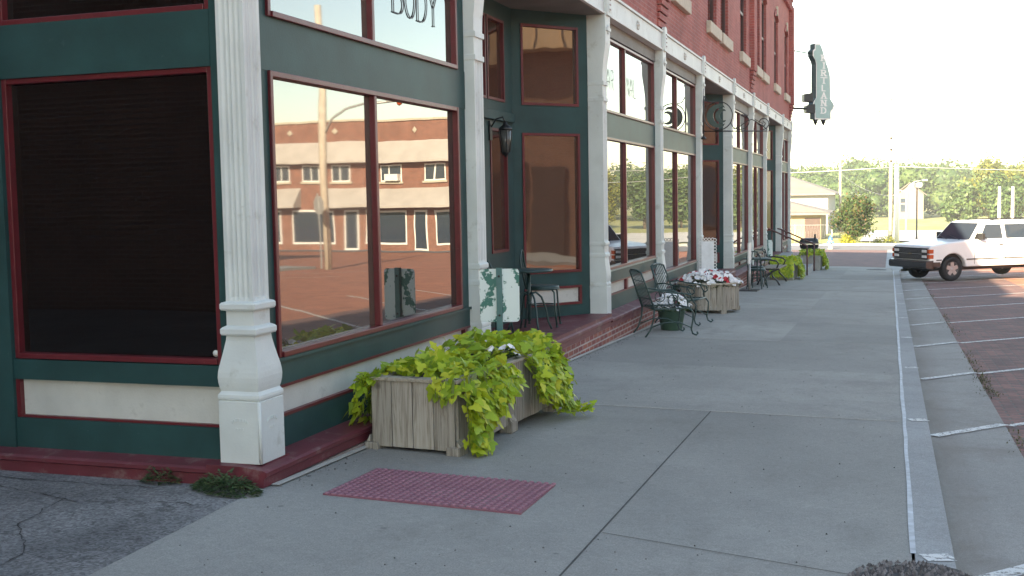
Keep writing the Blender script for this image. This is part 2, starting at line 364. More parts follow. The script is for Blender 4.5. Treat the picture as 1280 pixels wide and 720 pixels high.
alley=slab('alley_asphalt',[(-40,-7.2),(.30,-7.2)]+edge+[(-.05,-.10),(-.3,.0),(-40,.0)],-.006,.2,ASPH)
CRACKM=paint('crack_dark',(.035,.035,.036),.95,.4,20,0)
def crack(pts,w):
    b=MB();vs=[];fs=[]
    P_=[]
    for a,c in zip(pts,pts[1:]):
        n=max(2,int(math.hypot(c[0]-a[0],c[1]-a[1])/.05))
        P_+= [(a[0]+(c[0]-a[0])*t/n+random.gauss(0,.007),a[1]+(c[1]-a[1])*t/n+random.gauss(0,.007)) for t in range(n)]
    for i,(x,y) in enumerate(P_):
        q=w*random.uniform(.3,1.2);z=zg(x,y)-.002
        vs+= [(x-q,y-q,z),(x+q,y+q,z)]
        if i:fs.append((2*i-2,2*i-1,2*i+1,2*i))
    b.add(vs,fs);b.build('crack',CRACKM,alley)
crack([(-3,-.55),(-1.6,-.38),(-.8,-.62),(-.2,-.48),(.0,-.55)],.004);crack([(-2.4,-.2),(-1.3,-.24),(-.5,-.2)],.006);crack([(-.9,-.6),(-.75,-1.1),(-.35,-1.5),(-.2,-2.2)],.003);crack([(-1.9,-.4),(-1.8,-1.0),(-2.1,-1.6)],.003)
# white parking marks on curb, gutter and bricks
pm=MB()
def mark(x0,y0,x1,y1,off,w=.05):
    dx,dy=x1-x0,y1-y0;L=math.hypot(dx,dy);nx,ny=-dy/L*w,dx/L*w
    n=max(1,int(L/.5));vs=[];fs=[]
    for i in range(n+1):
        t=i/n
        for q in(-1,1):
            X=x0+dx*t+nx*q;Y=y0+dy*t+ny*q;vs.append((X,Y,zg(X,Y)+(off(X) if callable(off) else off)))
        if i:fs.append((2*i-2,2*i-1,2*i+1,2*i))
    pm.add(vs,fs)
for k in range(-1,10):
    y0=3.6+3.42*k if k>=0 else -.25
    mark(3.585,y0,3.715,y0+.05,.003,.055)
    a=1.1
    mark(3.76,y0+.05,3.98,y0+.05+.22*a,lambda x:-.1225+.02*max(0,(x-3.8))/.5+.003,.05)
    mark(3.98,y0+.29,4.32,y0+.29+.34*a,lambda x:-.1225+.02*max(0,(x-3.8))/.5+.003,.05)
    mark(4.36,y0+.70,9.0,y0+.70+4.64*a,-.116,.042)
for k in range(9):
    y0=-10+5*k
    mark(19.0,y0,14.5,y0+4.9,-.116,.05)
pm.build('parking_lines',LINE)['kind']='structure'
# loose gravel washed to the near end of the joint
slab('tar_patch',[(3.30,-.62),(3.38,-.50),(3.52,-.38),(3.62,-.34),(3.72,-.40),(3.80,-.52),(3.84,-.9),(3.7,-1.3),(3.4,-1.25),(3.26,-.85)],.006,.02,paint('tar_patch',(.06,.058,.058),.95,.3,10,.8))
gv=MB()
for i in range(1500):
    a=random.random()*2*PI;r=math.sqrt(random.random());x=3.55+.30*r*math.cos(a);y=-.82+.47*r*math.sin(a);z=zg(x,y)+.006;q=random.uniform(.005,.013)
    gv.add([(x-q,y,z),(x+q*.5,y-q,z),(x+q*.7,y+q*.8,z),(x,y,z+q*1.3)],[(0,1,3),(1,2,3),(2,0,3)])
tag(gv.build('gravel',paint('gravel',(.16,.15,.15),.9,.2,20,0,island=.6)),kind='stuff')
# specks of litter and grit on the slab
gr=MB()
for i in range(260):
    x=random.uniform(.2,3.5);y=-1.5+random.random()**1.6*12;z=zg(x,y)+.001;q=random.uniform(.002,.007)
    gr.add([(x-q,y,z),(x+q*.5,y-q,z),(x+q*.7,y+q*.8,z),(x,y,z+q)],[(0,1,3),(1,2,3),(2,0,3)])
for i in range(420):
    x=.10+abs(random.gauss(0,.07));y=random.uniform(.0,12);z=zg(x,y)+.002;q=random.uniform(.002,.008)
    gr.add([(x-q,y,z),(x+q*.5,y-q,z),(x+q*.7,y+q*.8,z),(x,y,z+q)],[(0,1,3),(1,2,3),(2,0,3)])
for i in range(500):
    x=random.uniform(-2.6,.1);y=random.uniform(-1.6,-.05);z=zg(x,y)-.011;q=random.uniform(.002,.007)
    gr.add([(x-q,y,z),(x+q*.5,y-q,z),(x+q*.7,y+q*.8,z),(x,y,z+q)],[(0,1,3),(1,2,3),(2,0,3)])
tag(gr.build('grit',paint('grit',(.13,.125,.12),.9,.2,20,0,island=.8)),kind='stuff')
# weeds along the gutter edge
def blade_leaf(b,c,d,n,L,W):
    """pointed leaf: base c, direction d, normal n"""
    d=d.normalized();s=d.cross(n).normalized();n=s.cross(d).normalized()
    b.add([c,c+d*L*.35+s*W*.5+n*W*.1,c+d*L,c+d*L*.35-s*W*.5+n*W*.1,c+d*L*.4-n*W*.06],[(0,1,4),(1,2,4),(2,3,4),(3,0,4)])
wd=MB()
for i in range(2600):
    y=random.choice((random.uniform(1,9),random.uniform(1,28)));
    if math.sin(y*2.1)+math.sin(y*.9+1)+random.uniform(-.6,.6)<.1:continue
    x=4.34+random.gauss(0,.035)+(.1*random.random() if random.random()<.3 else 0)
    c=Vector((x,y,zg(x,y)-.12));d=Vector((random.uniform(-1,1),random.uniform(-1,1),random.uniform(.2,1)))
    blade_leaf(wd,c,d,Vector((0,0,1)),random.uniform(.015,.04),.012)
tag(wd.build('gutter_weeds',leafmat('dry_weed',[(0,(.05,.07,.02)),(.6,(.12,.11,.05)),(1,(.2,.16,.08))],.2)),kind='stuff')
# ------------------------------------------------------------------ storefront building
BLD=thing('storefront_building','long two storey red brick corner building with cream columns, green trim and shop windows','building')
PROF=[(0,0),(.36,0),(.365,-.006),(.372,.001),(.385,.003),(.40,.001),(.408,-.006),(.42,-.013),(.44,-.007),(.47,-.002),(.50,0),(.53,-.002),(.56,-.007),(.60,-.016),(.64,-.025),(.68,-.033),(.71,-.039),(.74,-.042),(.745,-.022),(.755,-.017),(.78,-.017),(.79,-.026),(.80,-.045),(.885,-.045),(.89,-.024),(.90,-.018),(.925,-.018),(.935,-.026),(.94,-.045),(.965,-.046),
 (2.70,-.046),(2.72,-.045),(2.725,-.022),(2.77,-.022),(2.775,-.045),(2.92,-.045),(2.925,-.018),(2.97,-.018),(2.975,-.045),(3.1,-.04),(3.25,-.012),(3.38,.022),(3.45,.036),(3.8,.036)]
def column(y0,w,zb,corner=False,depth=.27,k=1.0,label=None):
    """fluted cast iron column; front faces at x=0 (and y=y0 when it stands on the corner)"""
    b=MB();loops=[];nf=4;per=6
    for z,pf in PROF:
        p=pf*k;fl=.010 if .96<=z<=2.705 else 0
        zz=zb+(3.8-zb)*z/3.8 if z>=.96 else (zb+z if zb+z<.96 else z)
        if zb!=0: zz= zb+z if z<1 else 1+zb+(2.8-zb)*(z-1)/2.8
        xa=-depth-(p if corner else 0);xb=p;ya=y0-(p if corner else 0);yb=y0+w+(p if corner else p*.3)
        if not corner:ya=y0-p*.3
        L=[]
        def face(a,bb,out):
            n=nf*per
            for i in range(n):
                t=i/n;m=.13;d=0
                if m<t<1-m:
                    u=((t-m)/(1-2*m)*nf)%1;d=fl*math.sin(PI*u)**.7
                L.append((a[0]+(bb[0]-a[0])*t-out[0]*d,a[1]+(bb[1]-a[1])*t-out[1]*d,zz))
        if corner:face((xa,ya),(xb,ya),(0,-1))
        else:L+= [(xa+(xb-xa)*i/24,ya,zz) for i in range(24)]
        face((xb,ya),(xb,yb),(1,0))
        L+= [(xb,yb,zz),(xa,yb,zz)]
        loops.append(L)
    n=len(loops[0]);vs=[v for L in loops for v in L];fs=[]
    for i in range(len(loops)-1):
        for k2 in range(n):fs.append((i*n+k2,i*n+(k2+1)%n,(i+1)*n+(k2+1)%n,(i+1)*n+k2))
    b.add(vs,fs)
    o=b.build('column',CREAM,BLD)
    if corner:
        # thin bead down the outer edge and a cast maker's arch in relief on the two plinth faces
        m=MB();m.tube([(-.004,y0+.004,.002),(-.004,y0+.004,.36)],.011,8)
        for fx in (0,1):
            for q in range(7):
                a=PI*(.2+.6*q/6);dx=.062*math.cos(a);dz=.225+.03*math.sin(a)
                if fx:m.box(.000,.004,y0+.135+dx-.006,y0+.135+dx+.006,dz-.009,dz+.009)
                else:m.box(-.135+dx-.006,-.135+dx+.006,y0-.004,y0,dz-.009,dz+.009)
            for q in range(3):
                dx=-.02+.02*q
                if fx:m.box(0,.003,y0+.135+dx-.007,y0+.135+dx+.007,.195,.208)
                else:m.box(-.135+dx-.007,-.135+dx+.007,y0-.003,y0,.195,.208)
        m.build('cast_relief',CREAM,o)
    # ornament on the capital
    m=MB()
    if corner or True:
        yc=y0+w/2;m.tube([(.036*k+.004,yc+.03*math.cos(t),3.62+.05*math.sin(t)) for t in [2*PI*i/12 for i in range(12)]],.012,6,True)
        m.box(.0,.044,yc-.09,yc+.09,3.60,3.64)
        m.build('capital_ornament',CREAM,o)
    return o
COLS=[0,3.75,8.42,12.23,16.21,20.70,24.63,28.30,33.24,36.70]
LED=[0,0,0,-.02,-.15,-.2,-.33,-.36,-.42,-.58,-.6]
column(0,.27,0,True)
for i,y in enumerate(COLS[1:],1):column(y,.24,LED[i+1] if i>2 else 0,False,.22,.6)
def winframe(y0,y1,z0,z1,muls,xg=-.15,w=.035,d=.05,reveal=None):
    """red wooden frame round a shop window, x = depth"""
    b=MB();x0,x1=xg-.01,xg+d
    b.box(x0,x1,y0,y0+w,z0,z1);b.box(x0,x1,y1-w,y1,z0,z1);b.box(x0,x1-.003,y0+w,y1-w,z1-w,z1);b.box(x0,x1+.012,y0+w,y1-w,z0,z0+w)
    for m in muls:b.box(x0,x1-.006,m-w*.6,m+w*.6,z0+w,z1-w)
    f=b.build('storefront_window',RED,BLD,.004)
    e=[y0+w]+[v for m in muls for v in(m-w*.6,m+w*.6)]+[y1-w]
    for i in range(0,len(e),2):
        q=MB();r=random.uniform(-.0012,.0012);t=random.uniform(-.0015,.0015);ym=(e[i]+e[i+1])/2;zm=(z0+z1)/2
        def X(y,z):return xg+(y-ym)*r+(z-zm)*t
        a=[(e[i]-.004,z0+w-.004),(e[i+1]+.004,z0+w-.004),(e[i+1]+.004,z1-w+.004),(e[i]-.004,z1-w+.004)]
        q.add([(X(y,z),y,z) for y,z in a]+[(X(y,z)-.006,y,z) for y,z in a],[(0,1,2,3),(7,6,5,4),(0,4,5,1),(1,5,6,2),(2,6,7,3),(3,7,4,0)])
        q.build('pane',DUSTY if (y0<1 and i==0) else GLASS,f)
    return f
# stroke lettering --------------------------------------------------
def arc(cx,cy,rx,ry,a0,a1,n=10):return [(cx+rx*math.cos(a0+(a1-a0)*i/n),cy+ry*math.sin(a0+(a1-a0)*i/n)) for i in range(n+1)]
GL={'B':[[(0,0),(0,1)],[(0,1)]+arc(.22,.76,.24,.24,PI/2,-PI/2)+[(0,.52)],[(0,.52)]+arc(.26,.26,.28,.26,PI/2,-PI/2)+[(0,0)]],
'O':[arc(.28,.5,.28,.5,0,2*PI,20)],'D':[[(0,0),(0,1)],[(0,1)]+arc(.18,.5,.36,.5,PI/2,-PI/2,14)+[(0,0)]],
'Y':[[(0,1),(.28,.48),(.56,1)],[(.28,.48),(.28,0)]],'H':[[(0,0),(0,1)],[(.5,0),(.5,1)],[(0,.52),(.5,.52)]],
'A':[[(0,0),(.27,1),(.54,0)],[(.1,.36),(.44,.36)]],'I':[[(.05,0),(.05,1)]],
'R':[[(0,0),(0,1)],[(0,1)]+arc(.22,.75,.26,.25,PI/2,-PI/2)+[(0,.5)],[(.2,.5),(.52,0)]],
'N':[[(0,0),(0,1)],[(0,1),(.52,0)],[(.52,0),(.52,1)]],'L':[[(0,1),(0,0),(.42,0)]],
'K':[[(0,0),(0,1)],[(.5,1),(0,.42)],[(.16,.6),(.52,0)]],'T':[[(0,1),(.54,1)],[(.27,1),(.27,0)]]}
GW={'I':.1,'L':.44,'O':.58,'D':.55,'Y':.58}
def letter(b,ch,o,U,V,Nn,w,h,st,serif=True):
    """draw glyph at o with width scale w, height h, stroke st, in plane U,V, raised along Nn"""
    o=Vector(o);U=Vector(U);V=Vector(V);Nn=Vector(Nn)
    P2=lambda q,d:o+U*q[0]*w+V*q[1]*h+Nn*d
    k=0
    for ln in GL[ch]:
        for a,c in zip(ln,ln[1:]):
            k+=1;A=P2(a,.001+.0002*(k%4));B=P2(c,.001+.0002*(k%4));d=(B-A);L=d.length
            if L<1e-6:continue
            d.normalize();thick=st*(1 if abs(d.dot(V))>.5 else .55)
            b.obox((A+B)/2,d,d.cross(Nn),Nn,L/2+st*.2,thick/2,.0008)
        if serif and len(ln)<4:
            for e in(ln[0],ln[-1]):
                if e[1] in(0,1) and ch not in'L':
                    k+=1;b.obox(P2(e,.0018+.0002*(k%4)),U,V,Nn,st*1.15,st*.22,.0008)
def word(text,o,U,V,Nn,w,h,st,gap,name,m,parent):
    b=MB();o=Vector(o)
    for ch in text:
        letter(b,ch,o,U,V,Nn,w,h,st,h>.28);o=o+Vector(U)*(GW.get(ch,.54)*w+gap)
    return b.build(name,m,parent)
def bay(i,y0,y1,zs,led,muls,zt=3.58,texts=()):
    """shop window bay between two columns, zs = bottom of the lower glass"""
    xg=-.15
    jl,jr=y0+.02,y1-.10
    if i==1:jl,jr=.42,3.56
    lo=winframe(jl,jr,zs-.02,2.30,muls);up=winframe(jl,jr,2.62,zt,muls)
    b=MB()
    b.box(-.30,-.115,y0,y1,2.298,2.622)                       # green band
    b.box(-.30,-.12,y0,jl,zs-.2,2.298);b.box(-.30,-.12,jr,y1,zs-.2,2.298);b.box(-.30,-.12,y0,jl,2.622,zt+.02);b.box(-.30,-.12,jr,y1,2.622,zt+.02)
    b.box(-.30,-.112,y0,y1,zs-.19,zs-.045)                    # rail under the glass
    pz0,pz1=led+.19,zs-.19
    if pz1-pz0<.1:pz0=pz1-.12
    b.box(-.30,-.112,y0,y1,led-.06,pz0)
    b.mat(1);b.box(-.30,-.09,y0+.01,y1-.01,zs-.044,zs-.021)    # sloping sill
    b.mat(3)
    b.box(-.30,-.145,y0,y1,pz0+.001,pz1-.001)                 # white panel
    b.mat(2)
    for z in(pz0,pz1-.018):b.box(-.145,-.108,y0,y1,z,z+.018)
    for m in([] if i==1 else muls):b.box(-.145,-.106,m-.05,m+.05,pz0+.018,pz1-.018)
    b.box(-.145,-.106,y1-.14,y1-.08,pz0+.018,pz1-.018)
    b.mat(4);b.box(-.30,-.10,y0,y1,zt+.021,3.80)
    b.build('bulkhead',[GREEN,SILL if i!=1 else GREEN,RED,PANEL,SOFFIT],BLD)
    for t,yy,zz,w,h in texts:
        word(t,(xg+.006,yy,zz),(0,1,0),(0,0,1),(1,0,0),w,h,.015*h/.26,.045,'lettering',LETTER,up)
bay(1,.27,3.75,.58,-.0,[1.90],3.58,[('BODY',2.34,2.93,.34,.30)])
bay(3,8.66,12.23,.56,0,[10.10],3.60,[('HAIR',8.98,2.95,.27,.26),('NAIL',10.40,2.95,.27,.26)])
bay(4,12.47,16.21,.27,-.15,[14.15],3.60)
bay(6,20.94,24.63,.06,-.33,[22.9],3.55)
bay(7,24.87,28.30,.02,-.36,[26.6],3.55)
bay(9,33.48,36.70,-.12,-.58,[35.1],3.45)
# recessed entrances -------------------------------------------------
def wallpanel(a,bq,zf,frames,name,extra=None):
    """vertical wall from plan point a to bq with framed openings (s0,s1,z0,z1,material)"""
    A=Vector((a[0],a[1],0));B=Vector((bq[0],bq[1],0));u=(B-A);L=u.length;u.normalize();n=Vector((u.y,-u.x,0))
    if n.x<0:n=-n
    def bx(b,s0,s1,z0,z1,d0,d1):
        c=A+u*(s0+s1)/2+n*(d0+d1)/2;b.obox((c.x,c.y,(z0+z1)/2),u,n,(0,0,1),(s1-s0)/2,(d1-d0)/2,(z1-z0)/2)
    wb=MB()
    # green boarding around the openings, column by column
    cuts=sorted(set([0,L]+[v for f in frames for v in f[:2]]))
    for s0,s1 in zip(cuts,cuts[1:]):
        sm=(s0+s1)/2;op=sorted([(f[2],f[3]) for f in frames if f[0]<sm<f[1]]);z=zf
        for z0,z1 in op+[(3.8,3.8)]:
            if z0>z+.002:bx(wb,s0,s1,z,z0,-.07,0)
            z=z1
    o=wb.build(name,GREEN,BLD)
    for s0,s1,z0,z1,m in frames:
        fb=MB();w=.03
        bx(fb,s0,s0+w,z0,z1,-.05,.012);bx(fb,s1-w,s1,z0,z1,-.05,.012);bx(fb,s0+w,s1-w,z1-w,z1,-.05,.010);bx(fb,s0+w,s1-w,z0,z0+w,-.05,.014)
        f=fb.build('frame',RED,o)
        pb=MB();bx(pb,s0+w-.003,s1-w+.003,z0+w-.003,z1-w+.003,-.04,-.03);pb.build('pane' if m is not PANEL else 'panel',m,o)
    return o
def entrance(y0,y1,zf,ledz):
    d=.89;xa=-.22;xb=-.93;dz=zf
    R0=(xa,y1-.02);R1=(xb,y1-.90);L0=(xa,y0+.02);L1=(xb,y0+.90)
    fr=lambda:[(.14,1.0,2.65,3.63,GLASSB),(.13,1.0,max(.55+zf,.3),2.31,GLASSB),(.13,1.0,.14+zf,.38+zf,PANEL)]
    Ls=math.hypot(xa-xb,.88)
    wallpanel(R0,R1,zf,fr(),'splayed_wall')
    wallpanel(L1,L0,zf,[(Ls-1.0,Ls-.14,2.65,3.63,GLASSB),(Ls-1.0,Ls-.13,max(.55+zf,.3),2.31,GLASSB),(Ls-1.0,Ls-.13,.14+zf,.38+zf,PANEL)],'splayed_wall')
    W=R1[1]-L1[1]
    o=wallpanel(L1,R1,zf,[(.25,W-.95,2.65,3.6,GLASSB),(W-.9,W-.30,2.65,3.6,GLASSB),(W-.84,W-.24,.86+zf,2.33,GLASSB)],'entrance_wall')
    # transom bar, door with glass and handle
    b=MB();b.box(xb-.02,xb+.05,L1[1]+.05,R1[1]-.05,2.42,2.53);b.build('transom_bar',GREEN,o,.006)
    b=MB();ya,yb=L1[1]+.3,L1[1]+1.25
    b.box(xb,xb+.035,ya,ya+.12,zf+.02,2.36);b.box(xb,xb+.035,yb-.12,yb,zf+.02,2.36);b.box(xb,xb+.034,ya+.12,yb-.12,zf+.02,zf+.75);b.box(xb,xb+.034,ya+.12,yb-.12,2.22,2.36)
    dr=b.build('door',GREEN,BLD,.004)
    b=MB();b.box(xb,xb+.012,ya+.118,yb-.118,zf+.745,2.225);b.build('pane',GLASSB,dr)
    b=MB();b.lathe([(.012,0),(.012,.03),(.028,.045),(.03,.06),(.02,.075),(.004,.08)],(xb+.035,yb-.06,zf+1.0),12,'x');b.build('handle',CHROME,dr)
    # floor, ceiling
    b=MB();b.prism([(xb-.05,L1[1]-.1),(xa-.02,y0-.05),(.05,y0-.05),(.05,y1+.05),(xa-.02,y1+.05),(xb-.05,R1[1]+.1)],(zf-.12,zf),ax='z');b.build('porch_floor',LEDGE,BLD)
    b=MB();b.prism([(xb-.05,L1[1]-.1),(xa-.02,y0),(-.02,y0),(-.02,y1),(xa-.02,y1),(xb-.05,R1[1]+.1)],(3.795,3.83),ax='z');b.build('porch_ceiling',SOFFIT,BLD)
    return o
entrance(3.99,8.42,.02,0)
entrance(16.45,20.70,-.18,-.2)
entrance(28.54,33.24,-.40,-.42)
# ledge along the front, brick below it
b=MB();bb=MB()
for i in range(len(COLS)-1):
    y0=COLS[i] if i else .0;y1=COLS[i+1];L=LED[i+1]
    if i==len(COLS)-2:y1+=.3
    zc=L-.028
    prof=[(-.32,L-.003),(-.1,L-.003+.02),(.055,zc+.008),(.075,zc-.004),(.075,zc-.035),(.055,zc-.05),(.055,zc-.11),(-.32,zc-.11)]
    if i in(0,):prof=[(-.32,.0),(-.10,.0),(.055,-.018),(.075,-.028),(.075,-.05),(.060,-.06),(.055,-.115),(-.32,-.115)]
    b.prism(prof,(y0-(.075 if i==0 else 0),y1))
    bb.box(-.3,.048,y0,y1,P(y1)-.3,zc-.1)
b.prism([(-.10,0),(.0-.0,-.018),(-.0,-.018)],(0,0.01)) if 0 else None
b.build('base_ledge',LEDGE,BLD);bb.build('base_brickwork',BASEBRICK,BLD)
# ledge along the alley face
b=MB();b.prism([(.32,0),(.10,0),(-.055,-.018),(-.0755,-.0285),(-.0755,-.05),(-.06,-.06),(-.055,-.2),(.32,-.2)],(-9,-.0),ax='x')
b.prism([(-.0,0),(0.01,0)],(0,.01)) if 0 else None
b.build('base_ledge',LEDGE,BLD)
# frieze
b=MB()
b.box(-.28,.0,-.0+.0,36.94,3.801,4.07);b.box(-.28,.025,-.025,36.96,4.071,4.105);b.box(-.28,.018,-.018,36.95,3.802,3.83)
b.box(-9,-.28,.0,.25,3.801,4.07);b.box(-9,-.28,-.025,.25,4.071,4.105)
fz=b.build('frieze',CREAM,BLD,.004)
for i,y in enumerate(COLS):
    w=.27 if i==0 else .24;m=MB();m.box(.0,.05,y+.02,y+w-.02,3.79,4.13)
    yc=y+w/2;m.box(.05,.058,yc-.05,yc+.05,3.84,4.06);m.prism([(yc-.1,4.13),(yc+.1,4.13),(yc+.06,4.16),(yc,4.175),(yc-.06,4.16)],(0,.05),ax='x')
    m.mat(1)
    for z in(3.87,3.93,3.99,4.05):m.box(.058,.064,yc-.03,yc+.03,z-.014,z+.006)
    m.build('frieze_block',[CREAM,RED],fz,.003)
    if i<len(COLS)-1:
        yc=(y+COLS[i+1]+w)/2;m=MB()
        for q in range(6):
            a=2*PI*q/6;m.lathe([(.026,0),(.026,.012),(.014,.022),(.002,.024)],(0,yc+.045*math.cos(a),3.94+.045*math.sin(a)),8,'x')
        m.lathe([(.024,0),(.024,.022),(.012,.034),(.002,.036)],(0,yc,3.94),8,'x');m.build('rosette',PANEL,fz)
# upper brick walls
UW=[(13.2,14.75),(17.05,18.6),(18.85,20.4),(22.2,23.75),(25.35,26.75),(27.05,28.5),(30.6,32.2),(34.2,35.8),(1.0,2.5),(4.9,6.4),(6.65,8.15),(10,11.5)]
UW.sort()
ZS,ZT=4.95,7.0;TOP=9.35
b=MB();xf=-.03
def opening(a,c):return ((a+c)/2-.60,(a+c)/2+.60)
ops=[opening(*u) for u in UW];y=0.0
for o0,o1 in ops:
    b.box(-.4,xf,y,o0,4.106,TOP);y=o1
    b.box(-.4,xf,o0,o1,4.106,ZS)
    # wall above with a segmental arch
    n=10;arcp=[(o0+(o1-o0)*i/n,ZT+.16*math.sin(PI*i/n)) for i in range(n+1)]
    b.prism([(o1,TOP),(o0,TOP)]+arcp,(-.4,xf),ax='x')
b.box(-.4,xf,y,36.94,4.106,TOP)
b.box(-9,-.4,.03,.4,4.106,TOP);b.box(-16,-.4,36.54,36.94,-1.3,TOP);b.box(-16.3,-16,.03,36.94,-1.3,TOP);b.box(-16,-9,.03,.4,-1,TOP)
wall=b.build('brick_wall',BRICK,BLD)
b=MB();b.box(-16,-.4,.4,36.54,8.6,8.8);b.build('roof',paint('roof_felt',(.08,.08,.08),.9,.2,2,.3),BLD)
b=MB()
for (a,c) in UW:
    pass
# corbelled pilasters
for yc,w,xo in((.3,.6,.12),(12.35,.62,.12),(24.6,.62,.12),(36.6,.7,.14)):
    m=MB();n=5
    for k in range(n):m.box(xf-.002,xf+xo*(k+1)/(n+1),yc-w/2,yc+w/2,4.16+.11*k,4.16+.11*(k+1)-.02)
    m.box(xf-.002,xf+xo,yc-w/2,yc+w/2,4.16+.11*n,8.15)
    m.build('pilaster',BRICK,BLD)
# corbel table and parapet coping
m=MB()
for k in range(4):m.box(xf-.003,xf+.03+.03*k,-.03,37.0,8.2+.1*k,8.2+.1*k+.085)
m.box(xf-.003,xf+.12,-.1,37.05,8.58,9.3)
for k in range(92):m.box(xf+.02,xf+.115,.1+.4*k,.28+.4*k,7.98,8.2)
m.build('corbel_table',BRICK,BLD)
m=MB();m.box(-.45,.16,-.15,37.1,TOP,TOP+.1);m.build('coping',STONE,BLD,.01)
for (a,c),(o0,o1) in zip(UW,ops):
    m=MB()
    x0=-.115
    m.box(x0-.04,x0+.02,o0,o0+.06,ZS,ZT+.05);m.box(x0-.04,x0+.02,o1-.06,o1,ZS,ZT+.05);m.box(x0-.04,x0+.018,o0+.06,o1-.06,ZS,ZS+.07);m.box(x0-.04,x0+.018,o0+.06,o1-.06,ZT-.02,ZT+.18);m.box(x0-.04,x0+.022,o0+.06,o1-.06,5.95,6.02)
    f=m.build('upper_window',paint('window_brown',(.07,.025,.022),.5,.1,9,.1) if 'window_brown' not in bpy.data.materials else bpy.data.materials['window_brown'],BLD)
    m=MB();m.box(x0-.03,x0-.01,o0+.06,o1-.06,ZS+.06,ZT);m.build('pane',DARKGLASS,f)
    m=MB();m.box(-.3,.06,a,c,ZS-.24,ZS-.005);m.build('sill',STONE,f,.012)
    m=MB();n=10
    outer=[(o0-.12+(o1-o0+.24)*i/n,ZT+.05+.28*math.sin(PI*i/n)) for i in range(n+1)];inner=[(o0+(o1-o0)*i/n,ZT+.165*math.sin(PI*i/n)) for i in range(n+1)]
    m.prism(outer+inner[::-1],(xf+.002,xf+.035),ax='x');m.mat(1);yc=(o0+o1)/2;m.prism([(yc-.07,ZT+.12),(yc+.07,ZT+.12),(yc+.1,ZT+.40),(yc-.1,ZT+.40)],(xf+.002,xf+.06),ax='x')
    m.build('hood',[BRICK,STONE],f)
# alley face of the shop (left of the corner column)
def side_bay(x1,x0):
    """x1 right end, x0 left end; wall plane y about .1"""
    b=MB();w=.035;yg=.14
    for z0,z1 in((.56,2.30),(2.62,3.6)):
        f=MB();f.box(x0,x0+w,.09,yg+.01,z0,z1);f.box(x1-w,x1,.09,yg+.01,z0,z1);f.box(x0+w,x1-w,.093,yg+.01,z1-w,z1);f.box(x0+w,x1-w,.08,yg+.01,z0,z0+w)
        fo=f.build('storefront_window',RED,BLD,.004)
        q=MB();q.box(x0+w-.004,x1-w+.004,yg,yg+.008,z0+w-.004,z1-w+.004);q.build('pane',DARKGLASS,fo)
        if z0<1:
            q=MB()
            for xx in (x1-.075,):q.lathe([(.02,0),(.02,.004),(.012,.006)],(xx,yg-.006,.62),12,'y')
            q.build('sticker',WHITEP,fo)
    b.box(x0,x1,.075,.30,2.298,2.622);b.box(x0,x1,.075,.30,.43,.555);b.box(x0,x1,.075,.30,-.02,.185)
    b.box(x0-.15,x0,.06,.30,-.02,3.62);b.box(x1,x1+.1,.08,.30,-.02,3.62);b.box(x0,x1,.08,.3,3.60,3.80)
    b.mat(1);b.box(x0+.03,x1-.03,.12,.30,.186,.429);b.mat(2);b.box(x0,x0+.03,.085,.30,.186,.429);b.box(x0+.03,x1,.088,.119,.186,.20)
    b.build('bulkhead',[GREEN,PANEL,RED],BLD)
side_bay(-.29,-1.80);side_bay(-1.96,-3.46);side_bay(-3.62,-5.12);side_bay(-5.28,-8.9)
# ------------------------------------------------------------------ wall lantern in the porch
L=thing('wall_lantern','dark metal carriage lantern on the green wall beside the porch door','lantern',(-.93,6.68,2.28))
b=MB();b.box(-.0,.02,-.04,.04,-.1,.12);b.tube([(.02,0,.05),(.08,0,.14),(.16,0,.16),(.19,0,.1)],.009,8);b.build('bracket',BLACK,L)
b=MB();b.lathe([(.004,.11),(.02,.10),(.03,.07),(.075,.04),(.085,.02),(.08,.01)],(.19,0,0),6);b.lathe([(.055,-.24),(.05,-.25),(.02,-.28),(.004,-.30)],(.19,0,0),6)
for k in range(6):
    a=2*PI*k/6;b.bar((.19+.078*math.cos(a),.078*math.sin(a),.01),(.19+.052*math.cos(a),.052*math.sin(a),-.24),.008)
b.build('cage',BLACK,L)
b=MB();b.lathe([(.070,.008),(.047,-.24)],(.19,0,0),6);b.build('glass',glassmat('lantern_glass',(.10,.10,.09),1.5,.05,0),L)
